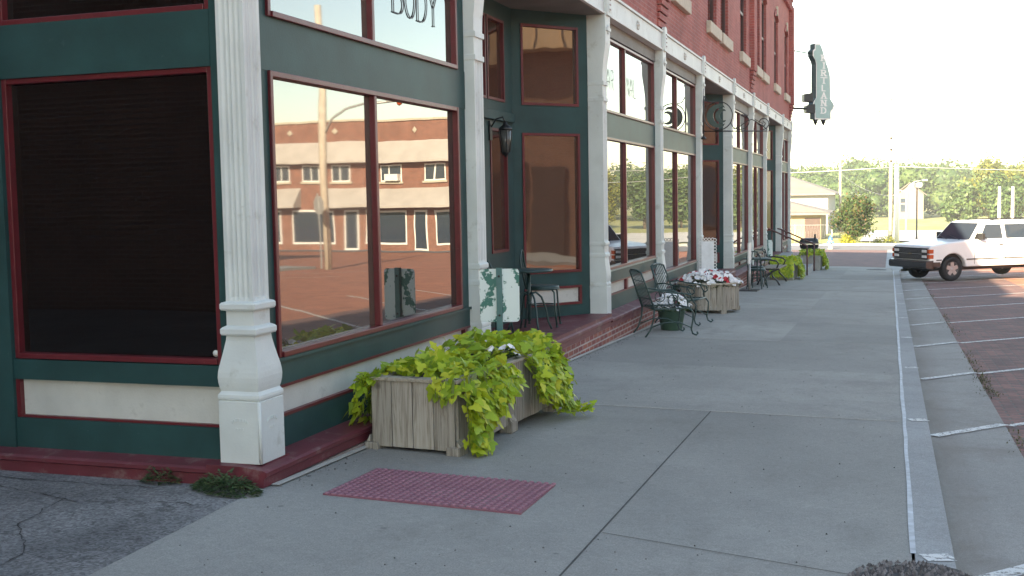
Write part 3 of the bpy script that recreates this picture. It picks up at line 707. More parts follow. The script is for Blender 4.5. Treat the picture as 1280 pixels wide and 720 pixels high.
# ------------------------------------------------------------------ corner blade sign
SG=thing('blade_sign','tall green scalloped blade sign with white letters on the far corner of the brick building','sign',(.02,36.9,0),math.radians(45))
out=[(.0,0),(.62,0),(.62,.28),(.70,.36),(.76,.5),(.68,.64),(.60,.74),(.60,.95),(.58,1.6),(.50,1.9),(.36,2.25),(.30,2.5),(.2,2.74),(.0,2.74),(.0,2.56),(-.08,2.48),(-.08,2.3),(.02,2.12),(.05,2.0),(.05,.78),(-.03,.66),(-.08,.52),(-.05,.40),(.0,.30)]
b=MB();sx=.95;zb=4.22
b.prism([(sx+a*1.25,zb+z) for a,z in out],(-.13,.13));sgb=b.build('sign_cabinet',[paint('sign_teal',(.02,.055,.065),.5,.1,5,.1)],SG)
for s in(-1,1):
    b=MB();cx,cz=.3,1.3
    inn=[((a-cx)*.9+cx,(z-cz)*.965+cz) for a,z in out]
    b.prism([(sx+a*1.25,zb+z) for a,z in out],(s*.1305,s*.134));b.build('sign_border',WHITEP,SG)
    b=MB();b.prism([(sx+a*1.25,zb+z) for a,z in inn],(s*.1345,s*.139));b.build('sign_face',paint('sign_sage',(.30,.43,.41),.6,.08,3,0) if 'sign_sage' not in bpy.data.materials else bpy.data.materials['sign_sage'],SG)
    b=MB();z=2.13
    for ch in 'KIRTLAND':
        hh=.205;ww=.36;wd=GW.get(ch,.54)*ww
        U=(1,0,0) if s<0 else (-1,0,0);xc=sx+.42
        o=Vector((xc,s*.1395,zb+z))-Vector(U)*wd/2
        letter(b,ch,o,U,(0,0,1),(0,s,0),ww,hh,.062);z-=.272
    b.build('lettering',WHITEP,SG)
b=MB()
b.tube([(-.15,0,6.70),(sx-.02,0,6.60)],.022);b.tube([(-.15,0,4.62),(sx+.0,0,4.60)],.04);b.tube([(sx+.3,0,6.95),(sx+.42,0,7.08)],.015)
for a in(.12,.42):b.lathe([(.10,zb-.0),(.07,zb-.1),(.01,zb-.22)],(sx+a*1.25,0,0),8)
b.build('mounting_arms',BLACK,SG)
FLP=None
for nm,zz,xx,lab in(('floodlight',4.98,.52,'upper of two dark floodlights on the arm of the corner blade sign'),('floodlight',4.58,.62,'lower of two dark floodlights on the arm of the corner blade sign')):
    ca,sa=math.cos(PI/4),math.sin(PI/4);wx=.02+xx*ca+.22*sa;wy=36.9+xx*sa-.22*ca
    t=thing(nm,lab,'floodlight',(wx,wy,zz),math.radians(20),'floodlights on the blade sign')
    b=MB();b.prism([(-.16,-.13),(.16,-.17),(.16,.17),(-.16,.13)],(-.17,.17));b.build('housing',BLACK,t,.01)
    b=MB();b.box(.16,.175,-.14,.14,-.14,.14);b.build('lens',CARGLASS,t)
    b=MB();b.tube([(0,.2,0),(0,.2,-.2),(-.1,.3,-.25)],.014);b.build('yoke',BLACK,t)
# ------------------------------------------------------------------ scrolled iron bracket on the middle column
BR=thing('scroll_bracket','black wrought iron scroll bracket with a crescent reaching out over the sidewalk','iron bracket',(0,16.3,0))
b=MB()
b.tube([(.02,0,2.62),(.02,0,3.55)],.014);b.tube([(.02,0,2.74),(1.22,0,2.70)],.011)
b.lathe([(.03,0),(.05,.01),(.05,.03),(.02,.06)],(.02,0,2.58),10)
b.tube([(.30+.27*math.cos(t),0,3.02+.27*math.sin(t)) for t in [2*PI*i/28 for i in range(28)]],.010,8,True)
cur=[(.50+.05*math.cos(t)*0,0,0) for t in()]
pts=[]
for i in range(26):
    t=PI*1.0+2*PI*.72*i/25;r=.16-.03*i/25;pts.append((.72+r*1.15*math.cos(t),0,2.90+r*math.sin(t)))
b.tube(pts,.009)
b.tube([(.58,0,2.76),(.70,0,2.80),(.84,0,2.90),(.93,0,2.93),(1.02,0,2.88),(1.14,0,2.80),(1.22,0,2.72)],.009)
pts=[]
for i in range(30):
    t=-PI/2+2*PI*1.5*i/29;r=.12*(1-i/36);pts.append((1.14+r*math.cos(t),0,2.85+r*math.sin(t)))
b.tube(pts,.009);b.tube([(.02,0,3.42),(.10,0,3.30),(.22,0,3.28)],.009)
b.build('scrollwork',BLACK,BR)
b=MB();o=[(.30+.22*math.cos(t),3.02+.22*math.sin(t)) for t in [PI*.35+PI*1.3*i/20 for i in range(21)]]+[(.36+.155*math.cos(t),3.02+.165*math.sin(t)) for t in [PI*1.65-PI*1.3*i/20 for i in range(21)]]
b.prism(o,(-.01,.01));o=[(.37+.13*math.cos(t),3.02+.13*math.sin(t)) for t in [PI*.35+PI*1.3*i/16 for i in range(17)]]+[(.41+.085*math.cos(t),3.02+.09*math.sin(t)) for t in [PI*1.65-PI*1.3*i/16 for i in range(17)]]
b.prism(o,(-.009,.009));b.build('crescent',IRON,BR)
# ------------------------------------------------------------------ near planter, vine, petunias
def leaf(b,c,d,n,L):
    """lobed sweet potato leaf; d points to the tip, n is the face normal"""
    d=d.normalized();s=d.cross(n)
    if s.length<1e-3:return
    s.normalize();n=s.cross(d).normalized();cup=random.uniform(-.12,.22);fold=random.uniform(-.02,.16)
    sh=[(0,.12,0),(-.16,.26,1),(-.04,.46,1),(.20,.60 if random.random()<.65 else .46,1),(.33,.30,1),(.58,.30,1),(1.0,0,2)]
    R=[];Lf=[]
    for a,w,k in sh:
        dr=-cup*a*a*L*.6
        R.append(c+d*a*L+s*w*L*.98+n*(dr-fold*w*L*.5+.03*L*random.uniform(-1,1)))
        if k==1:Lf.append(c+d*a*L-s*w*L*.98+n*(dr-fold*w*L*.5+.03*L*random.uniform(-1,1)))
    base=c+d*.02*L;mid=c+d*.42*L-n*cup*.1*L
    ring=[base]+R[1:6]+[R[6]]+Lf[::-1]
    vs=ring+[mid];m=len(ring)
    b.add(vs,[(i,(i+1)%m,m) for i in range(m)],True)
def flower(b,c,n,r):
    n=n.normalized();u=n.cross(Vector((.3,.2,1))).normalized();v=n.cross(u);k=10;vs=[c-n*r*.35]
    for i in range(k):
        a=2*PI*i/k;q=r*(1 if i%2==0 else .82);vs.append(c+(u*math.cos(a)+v*math.sin(a))*q+n*random.uniform(-.1,.1)*r)
    b.add(vs,[(0,1+i,1+(i+1)%k) for i in range(k)])
def petunias(name,label,loc,rx,ry,h,nf,nl,mats,r=.03,base=0):
    t=thing(name,label,'flowers',loc)
    lb=MB();fb=MB()
    for i in range(nl):
        a=random.random()*2*PI;q=math.sqrt(random.random());x,y=rx*q*math.cos(a),ry*q*math.sin(a);z=base+h*(1-q*q)*random.random()
        d=Vector((math.cos(a)+random.uniform(-.8,.8),math.sin(a)+random.uniform(-.8,.8),random.uniform(-.2,.8)))
        blade_leaf(lb,Vector((x,y,z)),d,Vector((0,0,1)),random.uniform(.05,.09),.035)
    lb.build('leaves',DLEAF,t)
    for i in range(nf):
        fb.mat(1 if (len(mats)>1 and random.random()<.11) else 0)
        a=random.random()*2*PI;q=math.sqrt(random.random());x,y=rx*1.05*q*math.cos(a),ry*1.05*q*math.sin(a);z=base+h*(1.02-.75*q*q)+random.uniform(-.03,.03)
        flower(fb,Vector((x,y,z)),Vector((x/rx*.8+random.uniform(-.5,.5),y/ry*.8-.3+random.uniform(-.5,.5),1)),r*random.uniform(.8,1.2))
    fb.build('blossoms',mats,t);return t
def planter_box(label,loc,rz,W,Lg,H,nb_end,nb_side):
    t=thing('wooden_planter',label,'planter',loc,rz)
    w,l=W/2,Lg/2;g=.006
    for s in(-1,1):
        b=MB();bw=W/nb_end
        for i in range(nb_end):
            j=random.uniform(-.003,.003);b.box(-w+i*bw+g/2,-w+(i+1)*bw-g/2,s*l-.011+j,s*l+.011+j,.05+random.uniform(-.004,.004),H-.025)
        b.build('end_panel',WOOD,t,.003)
        b=MB();bw=(Lg-.03)/nb_side
        for i in range(nb_side):
            j=random.uniform(-.003,.003);b.box(s*w-.011+j,s*w+.011+j,-l+.015+i*bw+g/2,-l+.015+(i+1)*bw-g/2,.05+random.uniform(-.004,.004),H-.025)
        b.build('side_panel',WOOD,t,.003)
    b=MB();o=.035
    b.box(-w-o,w+o,-l-o,-l+.05,H-.024,H);b.box(-w-o,w+o,l-.05,l+o,H-.024,H);b.box(-w-o,-w+.05,-l+.052,l-.052,H-.023,H-.001);b.box(w-.05,w+o,-l+.052,l-.052,H-.023,H-.001)
    b.build('rim',WOODH,t,.004)
    b=MB();b.box(-w+.012,w-.012,-l+.012,l-.012,H-.12,H-.06);b.build('soil',SOIL,t)
    for sx in(-1,1):
        for sy in((-1,0,1) if Lg>1.5 else(-1,1)):
            b=MB();b.box(sx*(w-.055),sx*(w+.012+.03),sy*(l-.10)-(.06 if sy==0 else 0),sy*(l+.014+.025)+(.06 if sy==0 else 0),0,.075);b.prism([(sx*(w+.012),.075),(sx*(w+.042),.075),(sx*(w+.013),.125)],(sy*(l-.1)-(.05 if sy==0 else 0),sy*(l+.02)+(.05 if sy==0 else 0)));b.build('foot',WOOD,t,.004)
    return t
PL=(.505,2.085);PR=math.radians(-4.2);pz=zg(*PL)
planter_box('large weathered grey wooden planter box overflowing with chartreuse vine near the corner column',(PL[0],PL[1],pz),PR,.62,1.80,.52,4,11)
V=thing('sweet_potato_vine','chartreuse sweet potato vine spilling over the nearest weathered wooden planter box','plant',(PL[0],PL[1],pz),PR)
b=MB();st=MB();H=.52
def rv(s):return Vector((random.gauss(0,s),random.gauss(0,s),random.gauss(0,s)))
def top(n,u0,u1,v0,v1,h):
    for i in range(n):
        u=random.uniform(u0,u1);v=random.uniform(v0,v1)
        z=H-.02+h*random.random()**.7*(1-.5*abs((u-(u0+u1)/2)/((u1-u0)/2))**2)
        n_=Vector((u*.8,-.35,1))+rv(.45);d=Vector((u*1.5,-.8,-.35))+rv(.6)
        leaf(b,Vector((u,v,z)),d,n_,random.uniform(.045,.105))
def drape(n,p0,p1,outw,drop,spread=.07,bulge=.09,lift=.03,z0=None):
    """leaf curtain from the rim segment p0-p1 hanging by drop"""
    p0=Vector((*p0,0));p1=Vector((*p1,0));o=Vector(outw).normalized();zt=(z0 or H)+lift
    for i in range(n):
        t=random.random();q=random.random()**.85
        dl=drop(t) if callable(drop) else drop
        z=zt-dl*q;out=bulge*math.sin(min(1,q*1.6)*PI/2)+spread*q*random.random()+random.uniform(-.02,.035)
        c=p0.lerp(p1,t)+o*out+Vector((random.gauss(0,.015),random.gauss(0,.015),0));c.z=max(z,.02)
        n_=o*(.4+q)+Vector((0,0,.75-.35*q))+rv(.42);d=Vector((0,0,-1))*(.5+q*.7)+o*.55+rv(.45)
        leaf(b,c,d,n_,random.uniform(.042,.102))
    for k in range(8):
        t=random.random();dl=(drop(t) if callable(drop) else drop)*.9;c=p0.lerp(p1,t)
        st.tube([c+Vector((0,0,H)),c+o*.06+Vector((0,0,H+.02)),c+o*.09+Vector((0,0,H-dl*.5)),c+o*.1+Vector((0,0,max(.02,H-dl)))],.003,5)
top(170,-.33,.28,-.83,-.35,.11);top(190,-.34,.10,-.4,.85,.17);top(60,.05,.30,-.45,-.05,.09);top(150,.0,.36,.28,.90,.14)
drape(170,(-.31,-.88),(-.31,-.2),(-1,-.25,0),lambda t:.52-.2*t,.10,.11)
drape(45,(-.33,-.90),(-.24,-.90),(-.7,-.7,0),.10,.05,.05)
drape(40,(.16,-.90),(.33,-.90),(.2,-1,0),.12,.03,.04)
drape(330,(.315,-.88),(.315,-.14),(1,-.12,0),lambda t:.50*(1-.72*t),.07,.09)
drape(110,(.315,-.90),(.315,-.70),(1,-.2,0),.50,.10,.09)
drape(330,(.31,.22),(.33,.88),(1,.05,0),lambda t:.34+.17*t,.12,.10)
drape(110,(.0,.90),(.34,.92),(.4,1,0),.50,.12,.10)
drape(90,(-.34,-.2),(-.34,.8),(-1,0,0),.25,.06,.08)
# runner lying on the pavement
rp=[Vector((.42,.62,.03)),Vector((.52,.70,.035)),Vector((.60,.78,.03)),Vector((.66,.84,.04))]
st.tube(rp,.004,5)
for i in range(26):
    t=random.random()*2.99;k=int(t);c=rp[k].lerp(rp[k+1],t-k)+Vector((random.gauss(0,.03),random.gauss(0,.02),random.uniform(0,.05)));leaf(b,c,Vector((1,.4,.1))+rv(.6),Vector((0,-.3,1))+rv(.35),random.uniform(.05,.08))
rp=[Vector((-.42,-.45,.02)),Vector((-.40,-.56,.03))]
b.mat(1);b.add(st.v,st.f,True);b.build('foliage',[VINE,paint('vine_stem',(.16,.2,.05),.6,.1,9,0)],V)
M0=Matrix.Rotation(PR,3,'Z')
q=M0@Vector((.20,.12,H+.06));petunias('petunias','few white petunias between the vine leaves of the nearest planter box',(PL[0]+q.x,PL[1]+q.y,pz+q.z-.06),.12,.10,.09,9,40,[PETAL],.034)
# ------------------------------------------------------------------ tactile mat
t=thing('tactile_mat','dull red rectangular mat with raised dots lying flat on the sidewalk','mat',(1.02,.235,zg(1.02,.235)),math.radians(-1))
b=MB()
ML=[(-.575,-.335),(.60,-.355),(.575,.325),(-.585,.365)]
n=4;sl=lambda x,y:-.027*y-.015*x
vs=[(x,y,sl(x,y)+.009) for x,y in ML]+[(x,y,sl(x,y)-.002) for x,y in ML]
b.add(vs,[(0,1,2,3),(7,6,5,4),(0,4,5,1),(1,5,6,2),(2,6,7,3),(3,7,4,0)])
b.build('sheet',paint('tactile_red',(.23,.085,.115),.6,.12,4,.2,dirt=((.16,.12,.12),.6,4,.53)),t)
b=MB()
for i in range(26):
    for j in range(15):
        x=-.555+1.12*i/25;y=-.325+.655*j/14;z=sl(x,y)+.009
        b.lathe([(.0165,0),(.013,.006),(.008,.008)],(x,y,z),7)
b.build('raised_dots',paint('tactile_red_dots',(.29,.135,.175),.5,.12,4,.1,dirt=((.36,.22,.24),.5,20,.6)),t)['kind']='stuff'
# ------------------------------------------------------------------ weeds at the corner column
b=MB()
for i in range(1100):
    a=random.random()*2*PI;q=random.random()**.6
    if i<920:x,y=-.13+.24*q*math.cos(a),-.17+.12*q*math.sin(a)-.25*(q*math.cos(a))*.24
    else:x,y=-.62+.12*q*math.cos(a),-.10+.05*q*math.sin(a)
    h=.12*(1-q*q)*random.random()*(.5+.5*math.sin(x*40)**2)+.004
    blade_leaf(b,Vector((x,y,zg(x,y)+h)),Vector((math.cos(a),math.sin(a)-.3,random.uniform(-.3,.6))),Vector((0,0,1)),random.uniform(.02,.045),.018)
tag(b.build('weeds',WEED),'low dark green weeds growing at the foot of the corner column','weeds')
# ------------------------------------------------------------------ peeling signs on posts
def peel():
    m,nt,p=newmat('peeling_sign')
    n=noise(nt,5.5,5,.62);f=ramp(nt,n,[(.515,0),(.54,1)])
    out=mixc(nt,f,(.62,.72,.72),(.02,.15,.125))
    n2=noise(nt,9,4,.7,stretch=(1,1,1.4));f2=ramp(nt,n2,[(.68,0),(.74,.7)]);out=mixc(nt,f2,out,(.22,.12,.07))
    nt.links.new(out,p.inputs['Base Color']);p.inputs['Roughness'].default_value=.5;return m
PEEL=peel()
def post_sign(label,loc,rz,W,Hh,ztop,zpost0):
    t=thing('street_sign',label,'sign',loc,rz)
    b=MB();r=.03;pl=[]
    for cx,cz,a0 in((W/2-r,-r,0),(-W/2+r,-r,PI/2),(-W/2+r,-Hh+r,PI),(W/2-r,-Hh+r,1.5*PI)):
        pl+= [(cx+r*math.cos(a0+PI/2*i/4),ztop+cz+r*math.sin(a0+PI/2*i/4)) for i in range(5)]
    b.prism(pl,(0,.004));b.build('plate',PEEL,t)
    b=MB();b.box(-.024,-.018,-.032,-.002,zpost0,ztop+.01);b.box(.018,.024,-.032,-.002,zpost0,ztop+.01);b.box(-.024,.024,-.036,-.0315,zpost0,ztop+.01);b.build('post',paint('post_green',(.05,.15,.15),.5,.15,9,.2) if 'post_green' not in bpy.data.materials else bpy.data.materials['post_green'],t)
    b=MB()
    for z in(ztop-.06,ztop-Hh+.06):b.lathe([(.01,-.036),(.01,-.044),(.004,-.046)],(0,0,z),8,'y')
    b.build('bolt',BLACK,t);return t
gz=zg(.31,3.35);post_sign('peeling green and white metal sign on a green post behind the nearest planter',(.31,3.35,gz),math.radians(14),.335,.45,.92-gz,0)
gz=zg(.05,29.3);post_sign('peeling green and white metal sign standing by the far entrance steps',(.0,28.4,gz),math.radians(8),.30,.48,.17-gz,0)
# ------------------------------------------------------------------ cafe table and chairs on the porch
def cafe_table(label,loc,r,h,group):
    t=thing('cafe_table',label,'table',loc,.4,group)
    b=MB();b.lathe([(r-.01,h-.03),(r,h-.025),(r,h-.004),(r-.012,h),(.001,h)],n=32);b.build('table_top',IRON,t)
    b=MB();b.tube([(0,0,.12),(0,0,h-.03)],.02);b.lathe([(.02,.3),(.035,.32),(.02,.34)]);b.lathe([(.02,.42),(.03,.43),(.02,.44)]);b.build('pedestal',IRON,t)
    for k in range(4):
        a=PI/2*k+.3;ca,sa=math.cos(a),math.sin(a)
        b=MB();b.tube([(ca*q,sa*q,z) for q,z in((.02,.42),(.08,.44),(.15,.38),(.20,.25),(.23,.1),(.27,.0+.012))],.012);b.build('leg',IRON,t)
    return t
def cafe_chair(label,loc,rz,group):
    """bent metal chair, front along +x"""
    t=thing('cafe_chair',label,'chair',loc,rz,group)
    b=MB();b.lathe([(.185,.44),(.195,.445),(.195,.465),(.18,.475),(.001,.478)],n=28);b.tube([(.19*math.cos(q),.19*math.sin(q),.44) for q in[2*PI*i/28 for i in range(28)]],.012,8,True);b.build('seat',IRON,t)
    b=MB();pts=[(-.17,-.15,.44),(-.20,-.17,.6),(-.23,-.165,.74)]+[(-.235-.0*i,-.165*math.cos(PI*i/10),.74+.15*math.sin(PI*i/10)) for i in range(1,10)]+[(-.23,.165,.74),(-.20,.17,.6),(-.17,.15,.44)]
    b.tube(pts,.011);b.tube([(-.19,-.08,.45),(-.215,-.085,.62),(-.225,0,.74),(-.215,.085,.62),(-.19,.08,.45)],.008);b.build('backrest',IRON,t)
    for sx,sy in((1,1),(1,-1),(-1,1),(-1,-1)):
        b=MB();b.tube([(sx*.12,sy*.12,.44),(sx*.155,sy*.155,.40),(sx*.165,sy*.165,.2),(sx*.185,sy*.185,.012)],.011);b.lathe([(.016,0),(.016,.015),(.01,.02)],(sx*.185,sy*.185,0),8);b.build('leg',IRON,t)
    b=MB();b.tube([(.14*math.cos(q),.14*math.sin(q),.25) for q in[2*PI*i/24 for i in range(24)]],.008,6,True);b.build('stretcher',IRON,t)
    return t
cafe_table('round green metal cafe table on the maroon porch behind the peeling sign',(-.40,6.40,.02),.27,.70,'green cafe furniture')
ch0=cafe_chair('green bent metal cafe chair with hooped back, right of the porch table',(-.42,6.98,.02),math.radians(10),'green cafe furniture')
dup(ch0,(-.62,5.70,.02),math.radians(80),'green bent metal cafe chair partly hidden behind the peeling sign','green cafe furniture')
z=zg(.4,22)
cafe_table('round green metal cafe table far down the sidewalk beside the black bench',(.36,22.4,zg(.36,22.4)),.34,.70,'green cafe furniture')
dup(ch0,(.45,21.55,zg(.45,21.55)),math.radians(75),'green metal chair in front of the far cafe table, behind the thin white sign','green cafe furniture')
dup(ch0,(.25,23.1,zg(.25,23.1)),math.radians(-100),'green metal chair on the far side of the distant cafe table','green cafe furniture')
# ------------------------------------------------------------------ garden armchairs
def arm_chair(label,loc,rz,group):
    """wrought iron spring armchair, front along +x"""
    t=thing('garden_chair',label,'chair',loc,rz,group);w=.26
    b=MB()
    for s in(-1,1):b.box(-.24,.26,s*w-.012,s*w+.012,.375,.395)
    for i in range(11):
        x=-.23+.048*i;b.tube([(x,-w,.39-.012*math.sin(i/10*PI)),(x,0,.375-.02*math.sin(i/10*PI)),(x,w,.39-.012*math.sin(i/10*PI))],.006,6)
    b.tube([(.26,-w,.385),(.26,w,.385)],.014);b.build('seat',IRON,t)
    b=MB()
    for s in(-1,1):b.tube([(-.24,s*w,.38),(-.30,s*w,.55),(-.36,s*w*.97,.72),(-.42,s*w*.9,.88)],.014)
    b.tube([(-.42,-w*.9,.88),(-.435,-w*.5,.905),(-.44,0,.91),(-.435,w*.5,.905),(-.42,w*.9,.88)],.014)
    for i in range(7):
        y=-.19+.063*i;b.tube([(-.25,y,.40),(-.31,y,.56),(-.37,y,.72),(-.435,y*.93,.895)],.006,6)
    for z,x in((.52,-.292),(.76,-.378)):b.tube([(x,-w,z),(x,w,z)],.006,6)
    b.build('backrest',IRON,t)
    for s in(-1,1):
        b=MB();pts=[(-.325,s*w,.62),(-.2,s*w*1.04,.635),(0,s*w*1.07,.60),(.18,s*w*1.05,.585),(.27,s*w*1.04,.56),(.29,s*w*1.03,.50),(.25,s*w*1.02,.47),(.22,s*w*1.02,.50)]
        b.tube(pts,.011);b.tube([(.24,s*w,.38),(.22,s*w*1.02,.50),(.16,s*w*1.05,.59)],.010)
        pts=[(.02+.07*math.cos(q),s*w*1.03,.50+.07*math.sin(q)) for q in[2*PI*i/16 for i in range(16)]];b.tube(pts,.007,6,True)
        b.build('armrest',IRON,t)
        b=MB();b.tube([(.26,s*w,.38),(.31,s*w,.32),(.30,s*w,.2),(.28,s*w,.1),(.30,s*w,.04),(.35,s*w,.015),(.375,s*w,.04),(.36,s*w,.06)],.012);b.build('leg',IRON,t)
        b=MB();b.tube([(-.24,s*w,.38),(-.25,s*w,.25),(-.30,s*w,.1),(-.37,s*w,.012)],.012);b.build('leg',IRON,t)
        b=MB();b.tube([(-.285,s*w,.14),(-.1,s*w,.20),(.1,s*w,.20),(.28,s*w,.12)],.008);b.build('stretcher',IRON,t)
    return t
A0=arm_chair('nearer of the two green wrought iron armchairs, in front of the pot of white petunias',(.52,9.62,zg(.52,9.62)),math.radians(30),'green iron armchairs')
dup(A0,(.45,11.45,zg(.45,11.45)),math.radians(-12),'farther of the two green wrought iron armchairs, between flower pot and octagonal planter','green iron armchairs')
pc=(.46,10.42);t=thing('flower_pot','round green plastic flower pot holding white petunias between two iron armchairs','flower pot',(pc[0],pc[1],zg(*pc)))
b=MB();b.lathe([(.14,0),(.15,.01),(.195,.27),(.21,.275),(.215,.32),(.195,.322),(.185,.27),(.001,.26)],n=28);b.build('pot',paint('pot_green',(.05,.11,.075),.5,.1,8,.1),t)
b=MB();b.lathe([(.185,.27),(.001,.285)],n=24);b.build('soil',SOIL,t)
petunias('petunias','mound of white petunias in the green pot between the iron armchairs',(pc[0],pc[1],zg(*pc)+.28),.27,.27,.22,150,260,[PETAL],.033)
# ------------------------------------------------------------------ octagonal planter
oc=(.44,14.1);oz=zg(*oc)
t=thing('octagonal_planter','weathered octagonal wooden planter tub full of white and red flowers','planter',(oc[0],oc[1],oz),math.radians(12))
R=.53
def octp(r,k):a=PI/4*k+PI/8;return Vector((r*math.cos(a),r*math.sin(a),0))
for k in range(8):
    a,c=octp(R,k),octp(R,k+1);b=MB()
    for i in range(4):
        p0=a.lerp(c,(i+.03)/4);p1=a.lerp(c,(i+.97)/4);b.bar((p0.x,p0.y,.28),(p1.x,p1.y,.28),.024,.44+random.uniform(-.01,.01))
    b.build('side_panel',WOOD,t,.003)
b=MB()
for k in range(8):
    a,c=octp(R+.02,k),octp(R+.02,k+1);b.bar((a.x,a.y,.512),(c.x,c.y,.512),.09,.026)
b.build('rim',WOODH,t)
for k in range(4):
    a=octp(R-.0,k*2);b=MB();b.obox((a.x*.98,a.y*.98,.035),(a.x,a.y,0),(-a.y,a.x,0),(0,0,1),.06,.05,.035);b.build('foot',WOOD,t,.004)
b=MB();b.lathe([(R-.03,.40),(R-.03,.44),(.001,.45)],n=8);b.build('soil',SOIL,t)
petunias('flowers','white and red flowers with dark leaves growing in the octagonal planter',(oc[0],oc[1],oz+.44),.54,.54,.27,190,420,[PETAL,PETALR],.045)
# ------------------------------------------------------------------ white notice board with scalloped frame
bc=(.20,15.55);t=thing('notice_board','small white notice board in a curly white frame behind the octagonal planter','notice board',(bc[0],bc[1],zg(*bc)),math.radians(4))
b=MB();b.box(-.115,.115,-.008,.008,.66,1.20);b.build('board',[paint('notice_white',(.72,.76,.80),.4,.1,7,0,dirt=((.45,.52,.6),.5,6,.6))],t,.004)
b=MB()
for i in range(11):
    z=.64+.058*i
    for s in(-1,1):b.tube([(s*(.135+.028*math.cos(q)),0,z+.028*math.sin(q)) for q in[2*PI*k/8 for k in range(8)]],.008,5,True)
for i in range(4):
    for z in(.63,1.235):b.tube([(-.09+.06*i+.026*math.cos(q),0,z+.026*math.sin(q)) for q in[2*PI*k/8 for k in range(8)]],.008,5,True)
b.build('frame',WHITEP,t)
b=MB();b.tube([(0,0,.01),(0,0,.64)],.014);b.lathe([(.16,0),(.16,.012),(.02,.03)],n=20);b.build('stand',BLACK,t)
# ------------------------------------------------------------------ thin white sign on a stand
tc=(.39,20.55);t=thing('sign_stand','narrow white sign panel seen edge on, on a grey post with a flat base','sign',(tc[0],tc[1],zg(*tc)),math.radians(88))
b=MB();b.box(-.17,.17,-.016,.016,.62,1.10);b.build('panel',WHITEP,t,.003)
b=MB();b.tube([(0,0,.02),(0,0,.7)],.03);b.build('post',GALV,t)
b=MB();b.box(-.22,.22,-.2,.2,0,.025);b.build('base_plate',BLACK,t)
# ------------------------------------------------------------------ black bench
bc=(.55,23.9);t=thing('park_bench','black cast iron bench with wooden slats against the far shop front','bench',(bc[0],bc[1],zg(*bc)),math.radians(-2))
for s in(-1,1):
    b=MB();y=s*.68
    b.tube([(.30,y,.01),(.24,y,.12),(.12,y,.24),(.10,y,.36),(.28,y,.42)],.022);b.tube([(-.26,y,.01),(-.2,y,.14),(-.08,y,.25),(.10,y,.34)],.022)
    b.tube([(-.12,y,.40),(-.18,y,.6),(-.27,y,.86)],.022);b.tube([(-.2,y,.64),(0,y,.66),(.22,y,.62),(.27,y,.55),(.22,y,.43)],.02);b.tube([(-.2,y,.41),(.28,y,.42)],.02)
    b.build('end_frame',BLACK,t)
b=MB()
for i in range(5):x=-.12+.095*i;b.box(x-.038,x+.038,-.74,.74,.425,.45)
b.build('seat',paint('bench_slat',(.23,.20,.16),.7,.15,6,.2),t,.004)
b=MB()
for i in range(4):z=.52+.095*i;x=-.165-.036*i*.95;b.obox((x,0,z),(0,1,0),(.35,0,1),(1,0,-.35),.74,.036,.011)
b.build('backrest',bpy.data.materials['bench_slat'],t)
# ------------------------------------------------------------------ far planters, steps, rails, grill
def conc_planter(label,vlabel,loc,W,Lg,H,sides):
    t=thing('concrete_planter',label,'planter',loc,0)
    b=MB();w,l=W/2,Lg/2;b.box(-w,w,-l,-l+.05,0,H);b.box(-w,w,l-.05,l,0,H);b.box(-w,-w+.05,-l+.05,l-.05,0,H);b.box(w-.05,w,-l+.05,l-.05,0,H);b.build('box',paint('planter_grey',(.27,.27,.25),.85,.15,4,.4) if 'planter_grey' not in bpy.data.materials else bpy.data.materials['planter_grey'],t,.006)
    b=MB();b.box(-w+.05,w-.05,-l+.05,l-.05,H-.12,H-.06);b.build('soil',SOIL,t)
    b=MB()
    for i in range(420):
        x,y=random.uniform(-w-.08,w+.08),random.uniform(-l-.05,l+.1);z=H+.16*random.random()
        leaf(b,Vector((x,y,z)),Vector((x,-.5,-.3))+rv(.6),Vector((x*.5,-.4,1))+rv(.45),random.uniform(.06,.10))
    for (p0,p1,o,dr) in sides:
        p0=Vector(p0);p1=Vector(p1);o=Vector(o)
        for i in range(380):
            q=random.random();c=p0.lerp(p1,random.random())+o*(.05+.14*math.sin(min(1,q*1.5)*PI/2)*random.uniform(.6,1.1));c.z=max(.03,H+.08-dr*q)
            leaf(b,c,Vector((0,0,-1))+o*.5+rv(.35),o*(.5+q)+Vector((0,0,.6))+rv(.35),random.uniform(.06,.10))
    tag(b.build('sweet_potato_vine',VINE,None,0,loc),vlabel,'plant')
conc_planter('grey planter box beside the near end of the far entrance steps','mass of chartreuse vine covering the grey planter just behind the black bench',(.62,26.75,zg(.62,26.75)),.62,1.5,.46,[((.31,-.3,0),(.31,.75,0),(1,0,0),.5),((-.1,.75,0),(.31,.8,0),(.3,1,0),.5),((-.3,-.75,0),(.31,-.72,0),(.1,-1,0),.40)])
conc_planter('grey planter box at the end of the building beyond the stair rails','chartreuse vine hanging over the farthest grey planter beyond the stair rails',(.92,34.0,zg(.92,34.0)),.6,1.3,.5,[((.3,-.3,0),(.3,.65,0),(1,0,0),.55),((.0,.65,0),(.3,.65,0),(.3,1,0),.5)])
t=thing('entrance_steps','concrete entrance steps rising from the sidewalk to the far shop door','steps',(0,0,0))
b=MB();y0,y1=29.2,32.6;g0=zg(1,31)
for k in range(3):b.box(.07,1.05-.32*k,y0+.001*k,y1-.001*k,g0-.25,g0+.19*(k+1))
b.build('treads',CURBM,t,.006)
